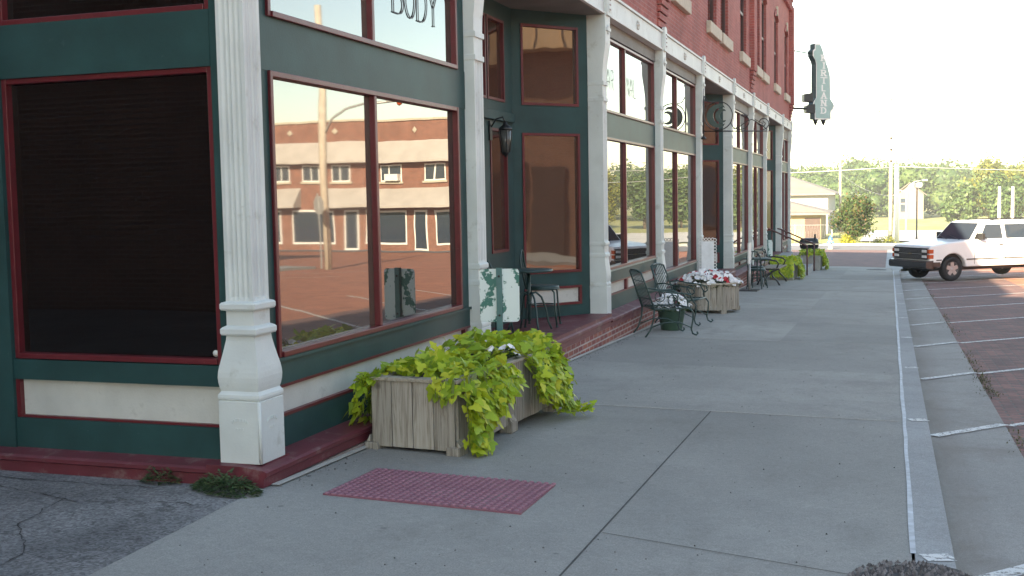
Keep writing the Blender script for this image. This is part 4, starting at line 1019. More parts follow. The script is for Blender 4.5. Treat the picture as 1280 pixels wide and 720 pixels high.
def rail(label,y,zt_off=0):
    t=thing('stair_rail',label,'handrail',(0,y,0),0,'handrails of the far steps')
    g=zg(1,y);b=MB();b.tube([(1.08,0,g-.02),(1.08,0,g+.88)],.024);b.tube([(.05,0,g+.6),(.05,0,g+1.35)],.022);b.build('post',BROWNRAIL,t)
    b=MB();b.tube([(1.10,0,g+.86),(1.06,0,g+.89),(.55,0,g+1.13),(.0,0,g+1.38),(-.1,0,g+1.40)],.024);b.build('handrail',BROWNRAIL,t)
    return t
rail('nearer brown pipe handrail of the far entrance steps',29.25);rail('farther brown pipe handrail of the far entrance steps',32.55)
bc=(.72,35.6);t=thing('barrel_grill','black barrel smoker grill standing at the far end of the sidewalk','grill',(bc[0],bc[1],zg(*bc)),math.radians(5))
b=MB();b.lathe([(.03,-.33),(.11,-.32),(.17,-.29),(.20,-.24),(.205,-.2),(.205,.2),(.20,.24),(.17,.29),(.11,.32),(.03,.33)],(0,0,.84),20,'x');b.build('barrel',BLACK,t)
b=MB();b.box(-.31,.31,-.215,-.205,.82,.85);b.tube([(-.12,-.2,.92),(-.12,-.26,.93),(.12,-.26,.93),(.12,-.2,.92)],.01);b.build('handle',CHROME,t)
b=MB();b.tube([(.2,0,1.03),(.2,0,1.18)],.035);b.build('chimney',BLACK,t)
b=MB();b.box(.31,.46,-.16,.16,.82,.84);b.build('shelf',BLACK,t)
for sx in(-1,1):
    for sy in(-1,1):
        b=MB();b.tube([(sx*.2,sy*.12,.68),(sx*.26,sy*.2,.0)],.014);b.build('leg',BLACK,t)
# manhole and small covers
b=MB();b.lathe([(.33,0),(.33,.008),(.31,.012),(.3,.008),(.001,.008)],n=32)
for i in range(-4,5):
    for j in range(-4,5):
        if i*i+j*j<17:b.box(i*.06-.02,i*.06+.02,j*.06-.02,j*.06+.02,.007,.013)
o=b.build('manhole_cover',paint('cast_iron_cover',(.05,.045,.042),.6,.2,9,.2),None,0,(3.0,34.4,zg(3.0,34.4)));tag(o,'round dark iron manhole cover near the far end of the sidewalk','manhole cover')
# ------------------------------------------------------------------ SUV
def suv(label,loc,rz):
    """front bumper at x=0, body runs to -x, left side +y"""
    t=thing('parked_suv',label,'car',loc,rz)
    fa,ra=-.92,-4.26;Rw=.49
    def archpts(cx,z0):
        a0=math.asin((z0-.39)/Rw) if abs(z0-.39)<Rw else 0
        return [(cx+Rw*math.cos(a),.39+Rw*math.sin(a)) for a in[a0+(PI-2*a0)*i/14 for i in range(15)]]
    zb=.44
    side=[(-.10,zb+.06),(-.02,.62),(-.01,1.06),(-.03,1.11),(-.10,1.145),(-.8,1.235),(-1.50,1.29),(-1.56,1.295),(-5.32,1.265),(-5.42,1.2),(-5.45,.55),(-5.38,zb)]
    bot=archpts(ra,zb)[::-1]+archpts(fa,zb)[::-1]
    bot=bot+[]
    body=[*side,*bot]
    b=MB();b.prism(body,(-.965,.965));bo=b.build('body',CARWHITE,t,.045)
    # greenhouse
    zt=1.85
    B=[(-1.40,.93),(-5.40,.93)];
    lo=[(-1.58,-.915),(-1.58,.915),(-5.40,.925),(-5.40,-.925)];hi=[(-2.12,-.745),(-2.12,.745),(-5.28,.765),(-5.28,-.765)]
    b=MB();b.add([(x,y,1.245) for x,y in lo]+[(x,y,zt) for x,y in hi],[(0,1,2,3),(7,6,5,4),(0,4,5,1),(1,5,6,2),(2,6,7,3),(3,7,4,0)]);b.build('cabin',CARWHITE,t,.05)
    b=MB();b.prism([(-2.14,1.85),(-2.5,1.885),(-4.7,1.885),(-5.25,1.855)],(-.70,.70));b.build('roof',CARWHITE,t,.02)
    def sp(x,z,s,o=.006):
        f=(z-1.245)/(zt-1.245);y=(.915+.01*((-1.50-x)/3.9))*(1-f)+(.745+.02*((-2.12-x)/3.16))*f+o
        return (x,s*y,z)
    for s in(1,-1):
        for nm,pl in(('front_door_window',[(-1.98,1.315),(-2.86,1.315),(-2.86,1.765),(-2.28,1.765)]),('rear_door_window',[(-3.0,1.315),(-3.86,1.315),(-3.86,1.765),(-3.0,1.765)]),('cargo_window',[(-4.02,1.315),(-5.18,1.315),(-5.12,1.765),(-4.02,1.765)])):
            b=MB();b.add([sp(x,z,s,.008) for x,z in pl]+[sp(x,z,s,-.02) for x,z in pl],[(0,1,2,3),(7,6,5,4),(0,4,5,1),(1,5,6,2),(2,6,7,3),(3,7,4,0)]);b.build(nm,CARGLASS,t)
        b=MB();pl=[(-1.74,1.31),(-1.93,1.31),(-1.93,1.54)]
        b.add([sp(x,z,s,.007) for x,z in pl]+[sp(x,z,s,-.02) for x,z in pl],[(0,1,2),(5,4,3),(0,3,4,1),(1,4,5,2),(2,5,3,0)]);b.build('quarter_window',CARBLACK,t)
        # door seams, handle, moulding
        e=s*.9665
        for x in(-1.72,-2.93,-3.93):
            b=MB();b.box(x-.007,x+.007,e-.002,e+.0015,.52,1.255);b.build('door_seam',CARBLACK,t)
        for q0,q1 in((-1.42,-3.78),(-.27,-.47),(-4.75,-5.40)):
            b=MB();b.box(q0,q1,e-.002,e+.012,.665,.70);b.build('side_moulding',CARBLACK,t)
        for x in(-2.74,-3.82):
            b=MB();b.box(x-.07,x+.07,e-.002,e+.025,1.09,1.13);b.build('door_handle',CARBLACK,t,.005)
        b=MB();b.box(-1.98,-1.86,s*.93,s*1.16,1.29,1.50);b.build('wing_mirror',CARBLACK,t,.02)
        for q in range(15):pass
    # windscreen
    def wp(f,yy,o=.008):
        x=-1.58+(-2.12+1.58)*f;z=1.245+(zt-1.245)*f;h=(.915+(.745-.915)*f);return (x+o*.64,yy*h,z+o*.76)
    pl=[(.06,-.92),(.06,.92),(.93,.90),(.93,-.90)];b=MB()
    b.add([wp(f,y,.010) for f,y in pl]+[wp(f,y,-.02) for f,y in pl],[(0,1,2,3),(7,6,5,4),(0,4,5,1),(1,5,6,2),(2,6,7,3),(3,7,4,0)]);b.build('windscreen',CARGLASS,t)
    b=MB()
    for y0,y1 in((.55,-.15),(-.1,-.7)):b.bar((-1.46,y0,1.29),(-1.60,y1,1.42),.015)
    b.box(-1.30,-1.44,-.8,.8,1.2452,1.222);b.build('wipers',CARBLACK,t)
    # wells
    b=MB();b.box(-1.5,-.3,-.80,.80,.40,1.02);b.box(-4.85,-3.7,-.80,.80,.40,1.02);b.box(-5.3,-.2,-.7,.7,.33,.5);b.build('underbody',CARBLACK,t)
    # front end
    b=MB();b.box(-.04,.014,-.865,.865,.70,1.055);b.box(-.04,.013,-.93,.93,1.045,1.065);b.build('grille',CARBLACK,t,.006)
    b=MB();b.box(.014,.024,-.60,.60,.865,.885);
    for z in(.74,.78,.82,.93,.97,1.01):b.box(.013,.017,-.58,.58,z-.003,z+.003)
    b.box(.0,.012,-.94,.94,.70,.722);b.build('grille_bars',GALV,t)
    b=MB();b.prism([(-.10,.858),(-.035,.858),(-.035,.848),(.035,.848),(.035,.858),(.10,.858),(.115,.892),(.035,.892),(.035,.902),(-.035,.902),(-.035,.892),(-.085,.892)],(.025,.031),ax='x');b.build('emblem',paint('gold_emblem',(.28,.24,.16),.4,.1,9,0,metal=.4),t)
    for s in(1,-1):
        for z in(.75,.925):
            b=MB();b.box(-.04,.022,s*.60,s*.85,z,z+.088);b.build('headlight',LENS,t,.008)
        b=MB();b.box(-.05,.012,s*.87,s*.972,.735,.86);b.box(-.16,-.05,s*.95,s*.9735,.735,.86);b.build('turn_signal',AMBER,t,.006)
        b=MB();b.box(-.05,.012,s*.87,s*.972,.90,1.025);b.box(-.16,-.05,s*.95,s*.9735,.90,1.025);b.build('side_marker',REDLENS if 0 else AMBER,t,.006)
    b=MB();b.prism([(-.15,.40),(.10,.42),(.14,.46),(.14,.62),(.10,.66),(-.15,.68)],(-.99,.99));b.box(-.42,-.1,.97,.99,.47,.62);b.box(-.42,-.1,-.99,-.97,.47,.62)
    b.build('front_bumper',paint('dark_chrome',(.09,.09,.095),.25,.1,4,0,metal=.7),t,.02)
    b=MB();b.box(-5.62,-5.4,-.98,.98,.46,.64);b.build('rear_bumper',CHROME,t,.02)
    for s in(1,-1):
        b=MB();b.box(-5.47,-5.44,s*.8,s*.95,.75,1.15);b.build('tail_light',REDLENS,t)
        b=MB()
        b.bar((-2.6,s*.6,1.915),(-5.0,s*.6,1.915),.03)
        for x in(-2.7,-3.8,-4.9):b.box(x-.03,x+.03,s*.6-.015,s*.6+.015,1.87,1.915)
        b.build('roof_rail',CARBLACK,t)
    # wheels
    for cx in(fa,ra):
        for s in(1,-1):
            yb=s*.93
            b=MB();pr=[(.24,-.11),(.34,-.12),(.375,-.10),(.385,-.05),(.385,.05),(.375,.10),(.34,.12),(.24,.11)]
            b.ring([(r,yb-s*.12+z) for r,z in pr],(cx,0,.385),32);w=b.build('wheel',RUBBER,t)
            b=MB();b.lathe([(.245,yb-s*.03),(.235,yb-s*.008),(.215,yb-s*.015),(.20,yb-s*.06),(.001,yb-s*.06)],(cx,0,.385),28,'y');b.mat(1)
            for k in range(5):
                a=2*PI*k/5+.3;b.obox((cx+.125*math.cos(a),yb-s*.035,.385+.125*math.sin(a)),(math.cos(a),0,math.sin(a)),(0,1,0),(-math.sin(a),0,math.cos(a)),.115,.018,.062)
            b.lathe([(.065,yb-s*.05),(.06,yb-s*.01),(.03,yb-s*.002),(.001,yb-s*.001)],(cx,0,.385),16,'y');b.build('rim',[CARBLACK if 0 else paint('rim_dark',(.1,.1,.1),.4,.1,9,0,metal=.5) if 'rim_dark' not in bpy.data.materials else bpy.data.materials['rim_dark'],ALUM],w)
    return t
hd=math.radians(215)
fwd=Vector((math.cos(hd),math.sin(hd)));left=Vector((-fwd.y,fwd.x))
con=Vector((5.18,29.6));org=con+fwd*.92*.91-left*.93*.91
su=suv('white four door SUV with dark bumper parked nose first at the kerb',(org.x,org.y,zg(5,29.6)-.12),hd)
su.scale=(.90,.90,.915)
# ------------------------------------------------------------------ trees
def crown(b,blobs,n,size,core=0):
    if core:
        for cx,cy,cz,rx,ry,rz in blobs:
            b.lathe([(max(.02,core*rx*math.cos(t)*random.uniform(.9,1.1)),core*rz*math.sin(t)) for t in [-1.5,-1,-.5,0,.5,1,1.5]],(cx,cy,cz),9)
    tot=sum(r[3]*r[4]*r[5] for r in blobs)
    for cx,cy,cz,rx,ry,rz in blobs:
        k=int(n*rx*ry*rz/tot)
        for i in range(k):
            v=rv(1).normalized();q=(.52+.56*random.random()**.8)*(1+.16*math.sin(v.x*6+v.z*8+cx)+.10*math.sin(v.y*11+v.z*5));p=Vector((cx+v.x*rx*q,cy+v.y*ry*q,cz+v.z*rz*q))
            nn=(v+rv(.6)).normalized();u=nn.cross(rv(1)).normalized();w=nn.cross(u);s=size*random.uniform(.6,1.3)
            b.add([p-u*s*.5,p+w*s*.32,p+u*s*.5,p-w*s*.32],[(0,1,2,3)])
def tree(name,label,loc,h,r,n,size,m,trunk_h,group=None,low=False,upright=False):
    t=thing(name,label,'tree',loc,random.random()*6,group)
    b=MB();tr=max(.06,h*.022);b.tube([(0,0,-.2),(0,0,trunk_h*.6),(tr*.5,0,trunk_h),(tr,0,h*.75)],[tr*1.2,tr,tr*.8,tr*.25])
    for k in range(6):
        a=k*1.1+random.random();z0=trunk_h*(.8+.1*k);b.tube([(0,0,z0),(r*.35*math.cos(a),r*.35*math.sin(a),z0+h*.12),(r*.65*math.cos(a),r*.65*math.sin(a),z0+h*.22)],[tr*.5,tr*.35,tr*.12],6)
    b.build('trunk',BARK,t)
    b=MB();bl=[]
    for k in range(15):
        a=random.random()*2*PI;q=random.uniform(.2,.72)*r;z=random.uniform(trunk_h,h*.84);f=1-abs((z-trunk_h)/(h-trunk_h)-.4)*.8
        s=r*random.uniform(.26,.42)
        bl.append((q*f*math.cos(a),q*f*math.sin(a),z,s,s,s*(1.2 if not upright else 2.0)))
    bl.append((0,0,(h+trunk_h)/2,r*.55,r*.55,(h-trunk_h)*.42))
    crown(b,bl,n,size,.42);b.build('crown',m,t);return t
def gat(x,y):return zg(x,y)-.24
tree('street_tree','small round street tree with reddish tips beyond the end of the sidewalk',(.75,83,gat(.7,83)),4.0,2.0,5600,.19,TREE3,1.15)
RT=[(11.6,143,5.2,2.6,TREE1,'lower dull green tree at the left end of the clump behind the SUV'),(15.4,150,8.4,4.4,TREE2,'tall yellow green tree in the clump behind the SUV'),(19.0,152,7.4,3.8,TREE2,'broad yellow green tree at the right side of the clump above the SUV'),(23.5,150,8.4,4.0,TREE1,'tall green tree at the right edge of the picture'),
 (16.2,141,5.6,3.9,TREE1,'low spreading green tree in front of the yellow green clump'),(29,150,8.5,4,TREE1,'tall green tree standing off to the right'),(36,152,8.5,4.2,TREE2,'yellow green tree farther off to the right')]
for x,y,h,r,m,lab in RT:tree('broadleaf_tree',lab,(x,y,gat(x,y)),h,r,6500,.42,m,h*.22,'trees beyond the field')
b=MB();bl=[]
x=-45
while x<175:
    for row,(yy,hh) in enumerate(((205,8.5),(222,9.8),(240,10.8))):
        xx=x+random.uniform(-2,2)+row*1.7;h=hh*random.uniform(.8,1.12);g=gat(xx,yy)
        for k in range(7 if row==0 else 4):
            z=random.uniform(.12,.80)*h if row==0 else random.uniform(.5,.82)*h;s=random.uniform(2.0,3.2);bl.append((xx+random.uniform(-2,2),yy+random.uniform(-2,2),g+z,s*1.3,s,min(s,z*.9+.4)))
    x+=4.6
crown(b,bl,210000,.66,.60);tag(b.build('far_wood',TREE1),kind='stuff')
b=MB();bl=[(0,0,.45,.42,.4,.4),(.4,.1,.3,.3,.3,.28)];crown(b,bl,700,.12)
tag(b.build('yellow_shrub',leafmat('yellow_shrub_leaves',[(0,(.2,.22,.03)),(1,(.42,.38,.04))],.3),None,0,(-.0+.35,80.5,gat(0,80.5))),'small bright yellow shrub beside the blue and white hydrant','shrub')
b=MB();bl=[(0,0,.3,.9,.6,.3)];crown(b,bl,300,.15);tag(b.build('low_bush',TREE2,None,0,(3.0,86,gat(0,86))),'low yellow green bush at the foot of the tall utility pole','shrub')
# ------------------------------------------------------------------ hydrant
t=thing('fire_hydrant','fire hydrant with blue bonnet and pale barrel at the far street corner','hydrant',(-.28,71.5,zg(0,71.5)-.1))
b=MB();b.lathe([(.17,0),(.17,.04),(.12,.05),(.12,.5),(.15,.51),(.15,.55),(.11,.56)],n=16);b.build('barrel',paint('hydrant_cream',(.6,.6,.4),.5,.1,6,0),t)
b=MB();b.lathe([(.15,.555),(.15,.62),(.13,.72),(.08,.80),(.03,.84),(.03,.90),(.01,.90)],n=16);b.build('bonnet',paint('hydrant_blue',(.05,.15,.42),.5,.1,6,0),t)
for a in(0,PI,-PI/2):
    b=MB();d=Vector((math.cos(a),math.sin(a),0));b.tube([d*.1+Vector((0,0,.42)),d*.22+Vector((0,0,.42))],.065,10);b.build('nozzle',bpy.data.materials['hydrant_blue'],t)
# ------------------------------------------------------------------ poles and wires
def pole(name,label,loc,h,r,m,cat='utility pole',arm=None,tr=False):
    t=thing(name,label,cat,loc)
    b=MB();b.tube([(0,0,-.3),(0,0,h*.5),(0,0,h)],[r,r*.85,r*.65],12);b.build('pole',m,t)
    if arm:
        b=MB();b.box(-arm/2,arm/2,-.06,.06,h-.98,h-.86);b.bar((0,.08,h-1.6),(arm*.3,.08,h-.98),.03);b.bar((0,.08,h-1.6),(-arm*.3,.08,h-.98),.03);b.build('crossarm',m,t)
        for x in(-arm/2+.08,0,arm/2-.08):
            b=MB();zz=h-.86 if x else h;b.lathe([(.03,0),(.07,.03),(.05,.08),(.07,.11),(.03,.16),(.005,.17)],(x,0,zz),10);b.build('insulator',CARBLACK,t)
        for z in(.58,.66,.74):
            b=MB();b.lathe([(.07,-.06),(.09,0),(.07,.06)],(0,-r,h*z),8);b.build('clamp',CARBLACK,t)
    return t
g=gat(3.4,90);pole('utility_pole','tall pale utility pole with a crossarm beyond the intersection',(3.45,90,g),11.3,.17,POLEW,arm=1.9)
g=gat(3.9,92);pole('concrete_pole','thick short white concrete pole right beside the tall utility pole',(3.92,92,g),6.4,.24,WHITEP,'pole')
g=gat(-2,130);pole('wooden_pole','lone weathered wooden pole rising above the small street tree',(-2.05,130,g),8.7,.17,POLEW)
b_=gat(9,60)
for px,yy,lab in((8.95,60,'left of two short white posts behind the SUV roof'),(9.6,60,'right of two short white posts behind the SUV roof')):
    pole('white_post',lab,(px,yy,gat(px,yy)),3.75,.10,WHITEP,'post')
t=thing('lamp_post','black lamp post with a pale box lantern across the intersection','street lamp',(5.6,98,gat(5.6,98)))
b=MB();b.tube([(0,0,-.2),(0,0,.5),(0,0,4.6)],[.10,.07,.055]);b.build('pole',BLACK,t)
b=MB();b.box(-.42,.42,-.3,.3,4.6,4.95);b.build('lantern',GALV,t,.03);b=MB();b.box(-.36,.36,-.25,.25,4.57,4.6);b.build('lens',LENS,t)
t=thing('street_light','slim pale street light with a curved arm left of the box lantern','street lamp',(4.75,100,gat(4.7,100)))
b=MB();b.tube([(0,0,-.2),(0,0,4.3)],[.08,.06]);b.tube([(0,0,4.2),(.2,0,4.75),(.7,0,5.1),(1.4,0,5.2)],.035);b.tube([(0,0,4.2),(-.6,0,4.35)],.03);b.build('pole',GALV,t)
b=MB();b.box(1.2,1.75,-.12,.12,5.13,5.27);b.build('lamp_head',GALV,t,.03)
def wire(label,a,c,sag,r=.012):
    a=Vector(a);c=Vector(c);b=MB();b.tube([a.lerp(c,i/16)+Vector((0,0,-sag*4*(i/16)*(1-i/16))) for i in range(17)],r,5)
    tag(b.build('overhead_wire',GALV),label,'wire','overhead wires beyond the intersection')
g=gat(3.4,90)
wire('upper overhead wire running right from the utility pole across the trees',(3.45,90,4.3),(60,110,5.2),.8,.03)
wire('lower overhead wire running right from the utility pole across the trees',(3.45,90,3.6),(60,104,3.2),.8,.025)
wire('overhead wire running left from the utility pole over the tan roofs',(3.45,90,3.5),(-40,98,4.6),.7,.03)
wire('lower overhead wire drooping left of the utility pole past the street tree',(3.45,90,1.2),(-2.05,130,3.9),.5,.012)
wire('thin overhead wire along the crossarm level towards the left',(2.6,90,8.3),(-40,90,9.6),.8,.012)
# chain link fence posts
t=thing('chain_link_fence','grey chain link fence along the grass in front of the tan building','fence',(0,83.5,0))
b=MB()
for i in range(9):
    x=-20+2.75*i;b.tube([(x,0,gat(x,83.5)-.1),(x,0,gat(x,83.5)+1.6)],.03)
b.build('posts',GALV,t);b=MB();g=gat(-5,83.5);b.tube([(-20,0,g+1.55),(2,0,g+1.55)],.022);b.tube([(-20,0,g+.1),(2,0,g+.1)],.012)
for i in range(110):
    x=-20+.2*i;b.tube([(x,0,g+.1),(x+.2,0,g+1.55)],.003,3);b.tube([(x+.2,0,g+.1),(x,0,g+1.55)],.003,3)
b.build('mesh',GALV,t)
# ------------------------------------------------------------------ background buildings
def hipped(name,label,x0,x1,y0,y1,z0,ze,zr,k,wm,rm,wins,over=.8):
    t=thing(name,label,'building',((x0+x1)/2,(y0+y1)/2,z0));w,d=(x1-x0)/2,(y1-y0)/2;h=ze-z0;hr=zr-z0;o=over
    b=MB();b.box(-w,w,-d,d,-.3,h);b.build('wall',wm,t)
    b=MB();b.add([(-w-o,-d-o,h-.08),(w+o,-d-o,h-.08),(w+o,d+o,h-.08),(-w-o,d+o,h-.08),(-w-o,-d-o,h+.1),(w+o,-d-o,h+.1),(w+o,d+o,h+.1),(-w-o,d+o,h+.1),(-w-o,0,hr),(w+o-k,0,hr)],[(0,3,2,1),(0,1,5,4),(1,2,6,5),(2,3,7,6),(4,5,9,8),(5,6,9),(6,7,8,9),(0,4,8,7,3)]);b.build('roof',rm,t)
    for u0,u1,q0,q1,m in wins:
        b=MB();b.box(u0,u1,-d-.04,-d+.02,q0,q1);b.build('window',m,t)
    return t
def gable(name,label,x0,x1,y0,y1,z0,ze,zr,wm,rm,wins=(),door=None,over=.5,ridge='x'):
    t=thing(name,label,'building',((x0+x1)/2,(y0+y1)/2,z0));cx,cy=(x0+x1)/2,(y0+y1)/2;w,d=(x1-x0)/2,(y1-y0)/2;h=ze-z0;hr=zr-z0
    b=MB()
    if ridge=='x':b.box(-w,w,-d,d,-.3,h);b.prism([(-d,h),(d,h),(0,hr)],(-w,w),ax='x')
    else:b.box(-w,w,-d,d,-.3,h);b.prism([(-w,h),(w,h),(0,hr)],(-d,d),ax='y')
    b.build('wall',wm,t)
    b=MB();o=over
    if ridge=='x':
        for s in(-1,1):
            sl=(hr-h)/d;b.prism([(s*(d+o),h-o*sl),(0,hr),(0,hr+.12),(s*(d+o),h-o*sl+.12)],(-w-o,w+o),ax='x')
    else:
        for s in(-1,1):
            sl=(hr-h)/w;b.prism([(s*(w+o),h-o*sl),(0,hr),(0,hr+.12),(s*(w+o),h-o*sl+.12)],(-d-o,d+o),ax='y')
    b.build('roof',rm,t)
    for u0,u1,q0,q1,m in wins:
        b=MB();b.box(u0,u1,-d-.04,-d+.02,q0,q1);b.build('window',m,t)
    return t
ROOFT=paint('tan_roof',(.19,.165,.145),.8,.12,.8,.2);WALLT=paint('buff_wall',(.30,.23,.13),.8,.1,.8,.2);WALLW=paint('white_wall',(.40,.38,.35),.8,.08,.8,.1);DB=paint('dark_brown',(.06,.035,.03),.7,.2,3,.2)
g=gat(0,103)
hipped('low_building','low buff building with a tan hip roof and dark brown corner beyond the intersection',-20,-2.5,100,109,g,-.30,1.9,8,WALLT,ROOFT,[(7.35,8.7,.0,2.0,DB),(2,3.2,.9,1.8,CARGLASS)])
hipped('warehouse','larger pale building with a tan roof behind the low buff building',-26,-3.0,122,140,gat(0,125),1.45,4.9,9,WALLW,ROOFT,[(4,6,.5,2.5,DB)])
gable('far_house','small tan house standing before the far wood, left of the lamp post',4.3,8.6,192,199,gat(6,195),1.3,3.0,paint('tan_wall',(.22,.18,.15),.8,.1,.8,.1),ROOFT,[(-1.4,-.4,1.2,2.4,CARGLASS),(-1.4,-.4,2.7,3.4,CARGLASS)],ridge='y')
# ------------------------------------------------------------------ buildings mirrored in the shop windows (across the street and the alley)
def facing_shop():
    t=thing('corner_shop_block','sunlit two storey brick block with pale awnings mirrored in the nearest shop window','building',(24,72,gat(24,72)+.1))
    x1=24;zz=0
    b=MB();b.box(0,x1,0,12,-.3,9.7);w=b.build('wall',brickmat('sunlit_brick',(.23,.075,.05),(.16,.055,.04),(.34,.24,.18)),t)
    b=MB();b.box(-.1,x1+.1,-.12,12,9.7,9.85);b.build('coping',STONE,t)
    b=MB();b.prism([(0,8.25),(-.9,6.75),(-.9,6.62),(0,6.62)],(-.1,x1+.1),ax='x');b.build('awning',paint('pale_awning',(.42,.39,.36),.8,.1,1,.2),t)
    b=MB();b.prism([(0,4.75),(-1.3,3.45),(-1.3,3.3),(0,3.3)],(-.1,13.0),ax='x');b.build('awning',bpy.data.materials['pale_awning'],t)
    b=MB();b.prism([(0,4.75),(-1.3,3.45),(-1.3,3.3),(0,3.3)],(15.2,x1+.1),ax='x');b.build('awning',bpy.data.materials['pale_awning'],t)
    for x in[1.5,3.4,7,11,13.5,16.2,19.5,21.3]:
        b=MB();b.box(x,x+1.5,-.05,.05,5.25,6.5);f=b.build('window',WHITEP,t);b=MB();b.box(x+.1,x+.7,-.06,-.04,5.35,6.4);b.box(x+.8,x+1.4,-.06,-.04,5.35,6.4);b.build('pane',CARGLASS,f);b=MB();b.box(x-.12,x+1.62,-.16,0,5.1,5.25);b.build('sill',STONE,f)
    b=MB();b.box(7.1,8.0,-.5,-.03,5.3,5.8);b.build('air_conditioner',WHITEP,t,.02)
    for x,w_ in((.8,3.4),(4.8,1.2),(6.6,3.2),(10.4,1.1),(12.4,3.6),(17,2.4),(20.4,3.2)):
        b=MB();b.box(x,x+w_,-.05,.05,.5 if w_>2 else .05,3.1);f=b.build('shop_window',WHITEP,t);b=MB();b.box(x+.12,x+w_-.12,-.065,-.04,.65 if w_>2 else .2,2.95);b.build('pane',CARGLASS,f)
    for x in[2.2,5.8,9.0,12.2,16,19,22]:
        b=MB();b.lathe([(.25,-.03),(.2,-.06),(.05,-.07)],(x,0,9.0),4,'y');b.build('tile_inset',STONE,t)
facing_shop()
def across():
    t=thing('mansard_block','brown brick block with a tan seamed mansard across the street, mirrored in the porch glass','building',(24,-34,P(0)-.3))
    b=MB();b.box(0,12,0,69.5,-1.5,7.0);b.box(.6,12,0,69.5,7.0,8.4);b.build('wall',brickmat('brown_brick',(.22,.10,.06),(.17,.075,.05),(.22,.17,.14)),t)
    b=MB();b.prism([(-.9,6.9),(-.2,8.6),(.7,8.6),(.7,6.9)],(0,69.5));
    for i in range(70):
        b.obox((-.56,.5+i*.98,7.75),(.38,0,.925),(0,1,0),(-.925,0,.38),.9,.02,.03)
    b.build('mansard',paint('tan_metal',(.42,.28,.17),.6,.08,1,.1),t)
    for i in range(12):
        y=1.2+i*5.7;b=MB();b.box(-.06,.05,y,y+3.8,.55,3.2);f=b.build('shop_window',DB,t);b=MB();b.box(-.075,-.05,y+.12,y+1.85,.65,3.1);b.box(-.075,-.05,y+1.95,y+3.68,.65,3.1);b.build('pane',CARGLASS,f)
        b=MB();b.box(-.05,.05,y+4.1,y+5.2,-.6,3.0);b.build('door',DB,t)
across()
slab('far_sidewalk',[(19.05,-40),(24.1,-40),(24.1,36.5),(19.05,36.5)],-.02,.3,CURBM)
def neighbour():
    t=thing('neighbour_building','tall brick building across the alley that shades the corner','building',(0,-7.3,P(-8)))
    b=MB();b.box(-32,-1.25,-30,0,-.4,12.0);b.build('wall',brickmat('neighbour_brick',(.30,.13,.09),(.22,.09,.065),(.28,.22,.18)),t)
    b=MB();b.box(-32.2,-1.2,-30.2,.05,12.0,12.15);b.build('coping',STONE,t)
    for z in(4.4,8.4):
        for i in range(7):
            x=-3.2-i*4;b=MB();b.box(x,x+1.2,-.05,.04,z,z+2.2);f=b.build('window',DB,t);b=MB();b.box(x+.1,x+1.1,.03,.05,z+.1,z+2.1);b.build('pane',DARKGLASS,f);b=MB();b.box(x-.1,x+1.3,-.02,.12,z-.18,z-.01);b.build('sill',STONE,f)
neighbour()
# street pole, lamp and stop sign standing across the street (seen in the window)
t=thing('street_lamp_pole','wooden pole with a long curved lamp arm, mirrored in the nearest shop window','street lamp',(18.0,35.6,zg(18,35.6)-.02))
b=MB();b.tube([(0,0,-.2),(0,0,5),(0,0,10.6)],[.17,.15,.12],12);b.build('pole',paint('pale_pole',(.52,.46,.38),.85,.12,5,.3),t)
b=MB();b.tube([(-.1,0,5.4),(-.45,-.1,5.95),(-1.1,-.2,6.3),(-2.0,-.35,6.5),(-3.2,-.5,6.58)],.05);b.build('arm',GALV,t)
b=MB();b.prism([(-.1,-.08),(.75,-.05),(.75,.05),(0,.12)],(-.14,.14),(-3.8,-.55,6.58));h=b.build('lamp_head',GALV,t,.02)
b=MB();b.lathe([(.03,-.22),(.12,-.17),(.15,-.08),(.15,-.05)],(-3.55,-.55,6.58),16);b.build('refractor',AMBER,t)
t=thing('stop_sign','back of a stop sign on a slim post, mirrored in the nearest shop window','sign',(17.55,34.2,zg(17.5,34.2)-.02),math.radians(30))
b=MB();b.prism([(.38*math.cos(PI/8+PI/4*k),2.5+.38*math.sin(PI/8+PI/4*k)) for k in range(8)],(-.005,.0));b.mat(1);b.prism([(.37*math.cos(PI/8+PI/4*k),2.5+.37*math.sin(PI/8+PI/4*k)) for k in range(8)],(.001,.004));b.build('plate',[GALV,paint('stop_red',(.4,.02,.03),.5,.05,5,0)],t)
b=MB();b.box(-.03,.03,-.04,-.006,0,2.95);b.build('post',GALV,t)
hm=bpy.data.materials.new('haze_air');hm.use_nodes=True;hn=hm.node_tree;hn.nodes.remove(hn.nodes['Principled BSDF'])
pv=hn.nodes.new('ShaderNodeVolumePrincipled');pv.inputs['Density'].default_value=.0008;pv.inputs['Color'].default_value=(.93,.95,.97,1);pv.inputs['Anisotropy'].default_value=.0
hn.links.new(pv.outputs[0],hn.nodes['Material Output'].inputs['Volume'])
b=MB();b.box(-950,950,-350,1550,-7,18);hz=b.build('haze',hm);hz['kind']='stuff'
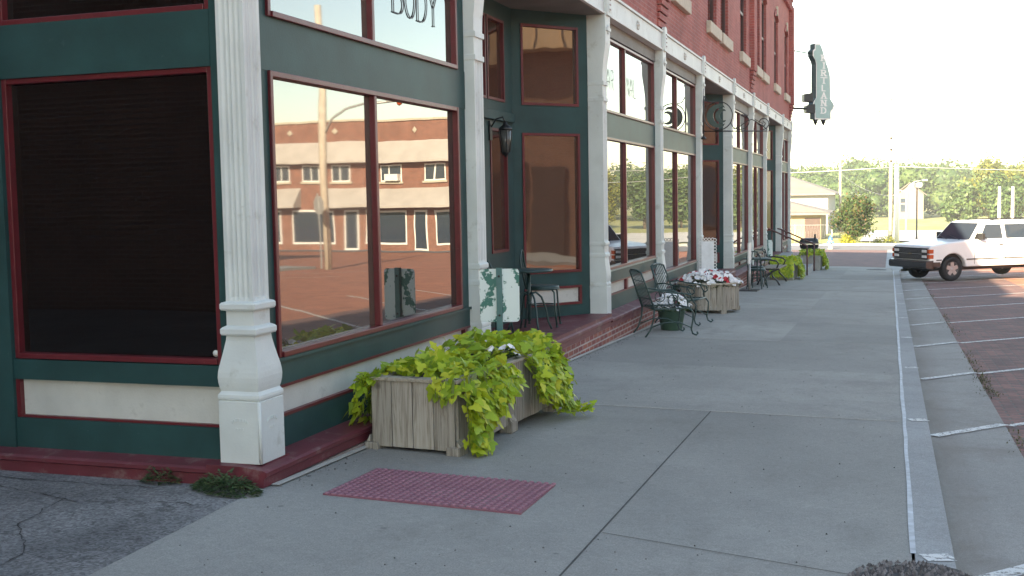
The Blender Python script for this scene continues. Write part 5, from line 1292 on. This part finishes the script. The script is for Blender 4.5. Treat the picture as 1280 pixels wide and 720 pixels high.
# ------------------------------------------------------------------ camera
f,yaw,pitch,roll=1413.70,math.radians(18.52272575),math.radians(-4.47489882),math.radians(-1.04771274)
fw=Vector((-math.sin(yaw)*math.cos(pitch),math.cos(yaw)*math.cos(pitch),math.sin(pitch)));rt=Vector((math.cos(yaw),math.sin(yaw),0));up=rt.cross(fw)
r2=rt*math.cos(roll)+up*math.sin(roll);u2=-rt*math.sin(roll)+up*math.cos(roll)
cd=bpy.data.cameras.new('camera');cam=bpy.data.objects.new('camera',cd);C.objects.link(cam)
cam.matrix_world=Matrix(((r2.x,u2.x,-fw.x,3.43),(r2.y,u2.y,-fw.y,-5.63),(r2.z,u2.z,-fw.z,1.5),(0,0,0,1)))
cd.sensor_width=36;cd.lens=36*f/1280;cd.clip_end=4000;cd.clip_start=.05;S.camera=cam
# ------------------------------------------------------------------ light
sd=Vector((-.25,-.968,0)).normalized();el=math.radians(23.4)
W=bpy.data.worlds.new('World');S.world=W;W.use_nodes=True;nt=W.node_tree
sky=nt.nodes.new('ShaderNodeTexSky');sky.sky_type='NISHITA';sky.sun_disc=False;sky.sun_elevation=el
az=math.atan2(sd.x,sd.y);sky.sun_rotation=az;sky.air_density=1.0;sky.dust_density=.4;sky.ozone_density=1.0
bg=nt.nodes['Background'];bg.inputs[1].default_value=.12;nt.links.new(sky.outputs[0],bg.inputs[0])
sl=bpy.data.lights.new('sun','SUN');sl.energy=5.0;sl.angle=math.radians(.53);sl.color=(1,.90,.76);so=bpy.data.objects.new('sun',sl);C.objects.link(so)
to=Vector((sd.x*math.cos(el),sd.y*math.cos(el),math.sin(el)));so.rotation_euler=to.to_track_quat('Z','Y').to_euler();so.location=(-20,-30,40)
S.view_settings.view_transform='Standard';S.view_settings.look='None';S.view_settings.exposure=2.25;S.view_settings.gamma=1
S.view_settings.use_white_balance=True;S.view_settings.white_balance_temperature=8200;S.view_settings.white_balance_tint=8
S.render.engine='CYCLES'
try:
    S.cycles.use_denoising=True;S.cycles.max_bounces=8;S.cycles.sample_clamp_indirect=6
except Exception:pass
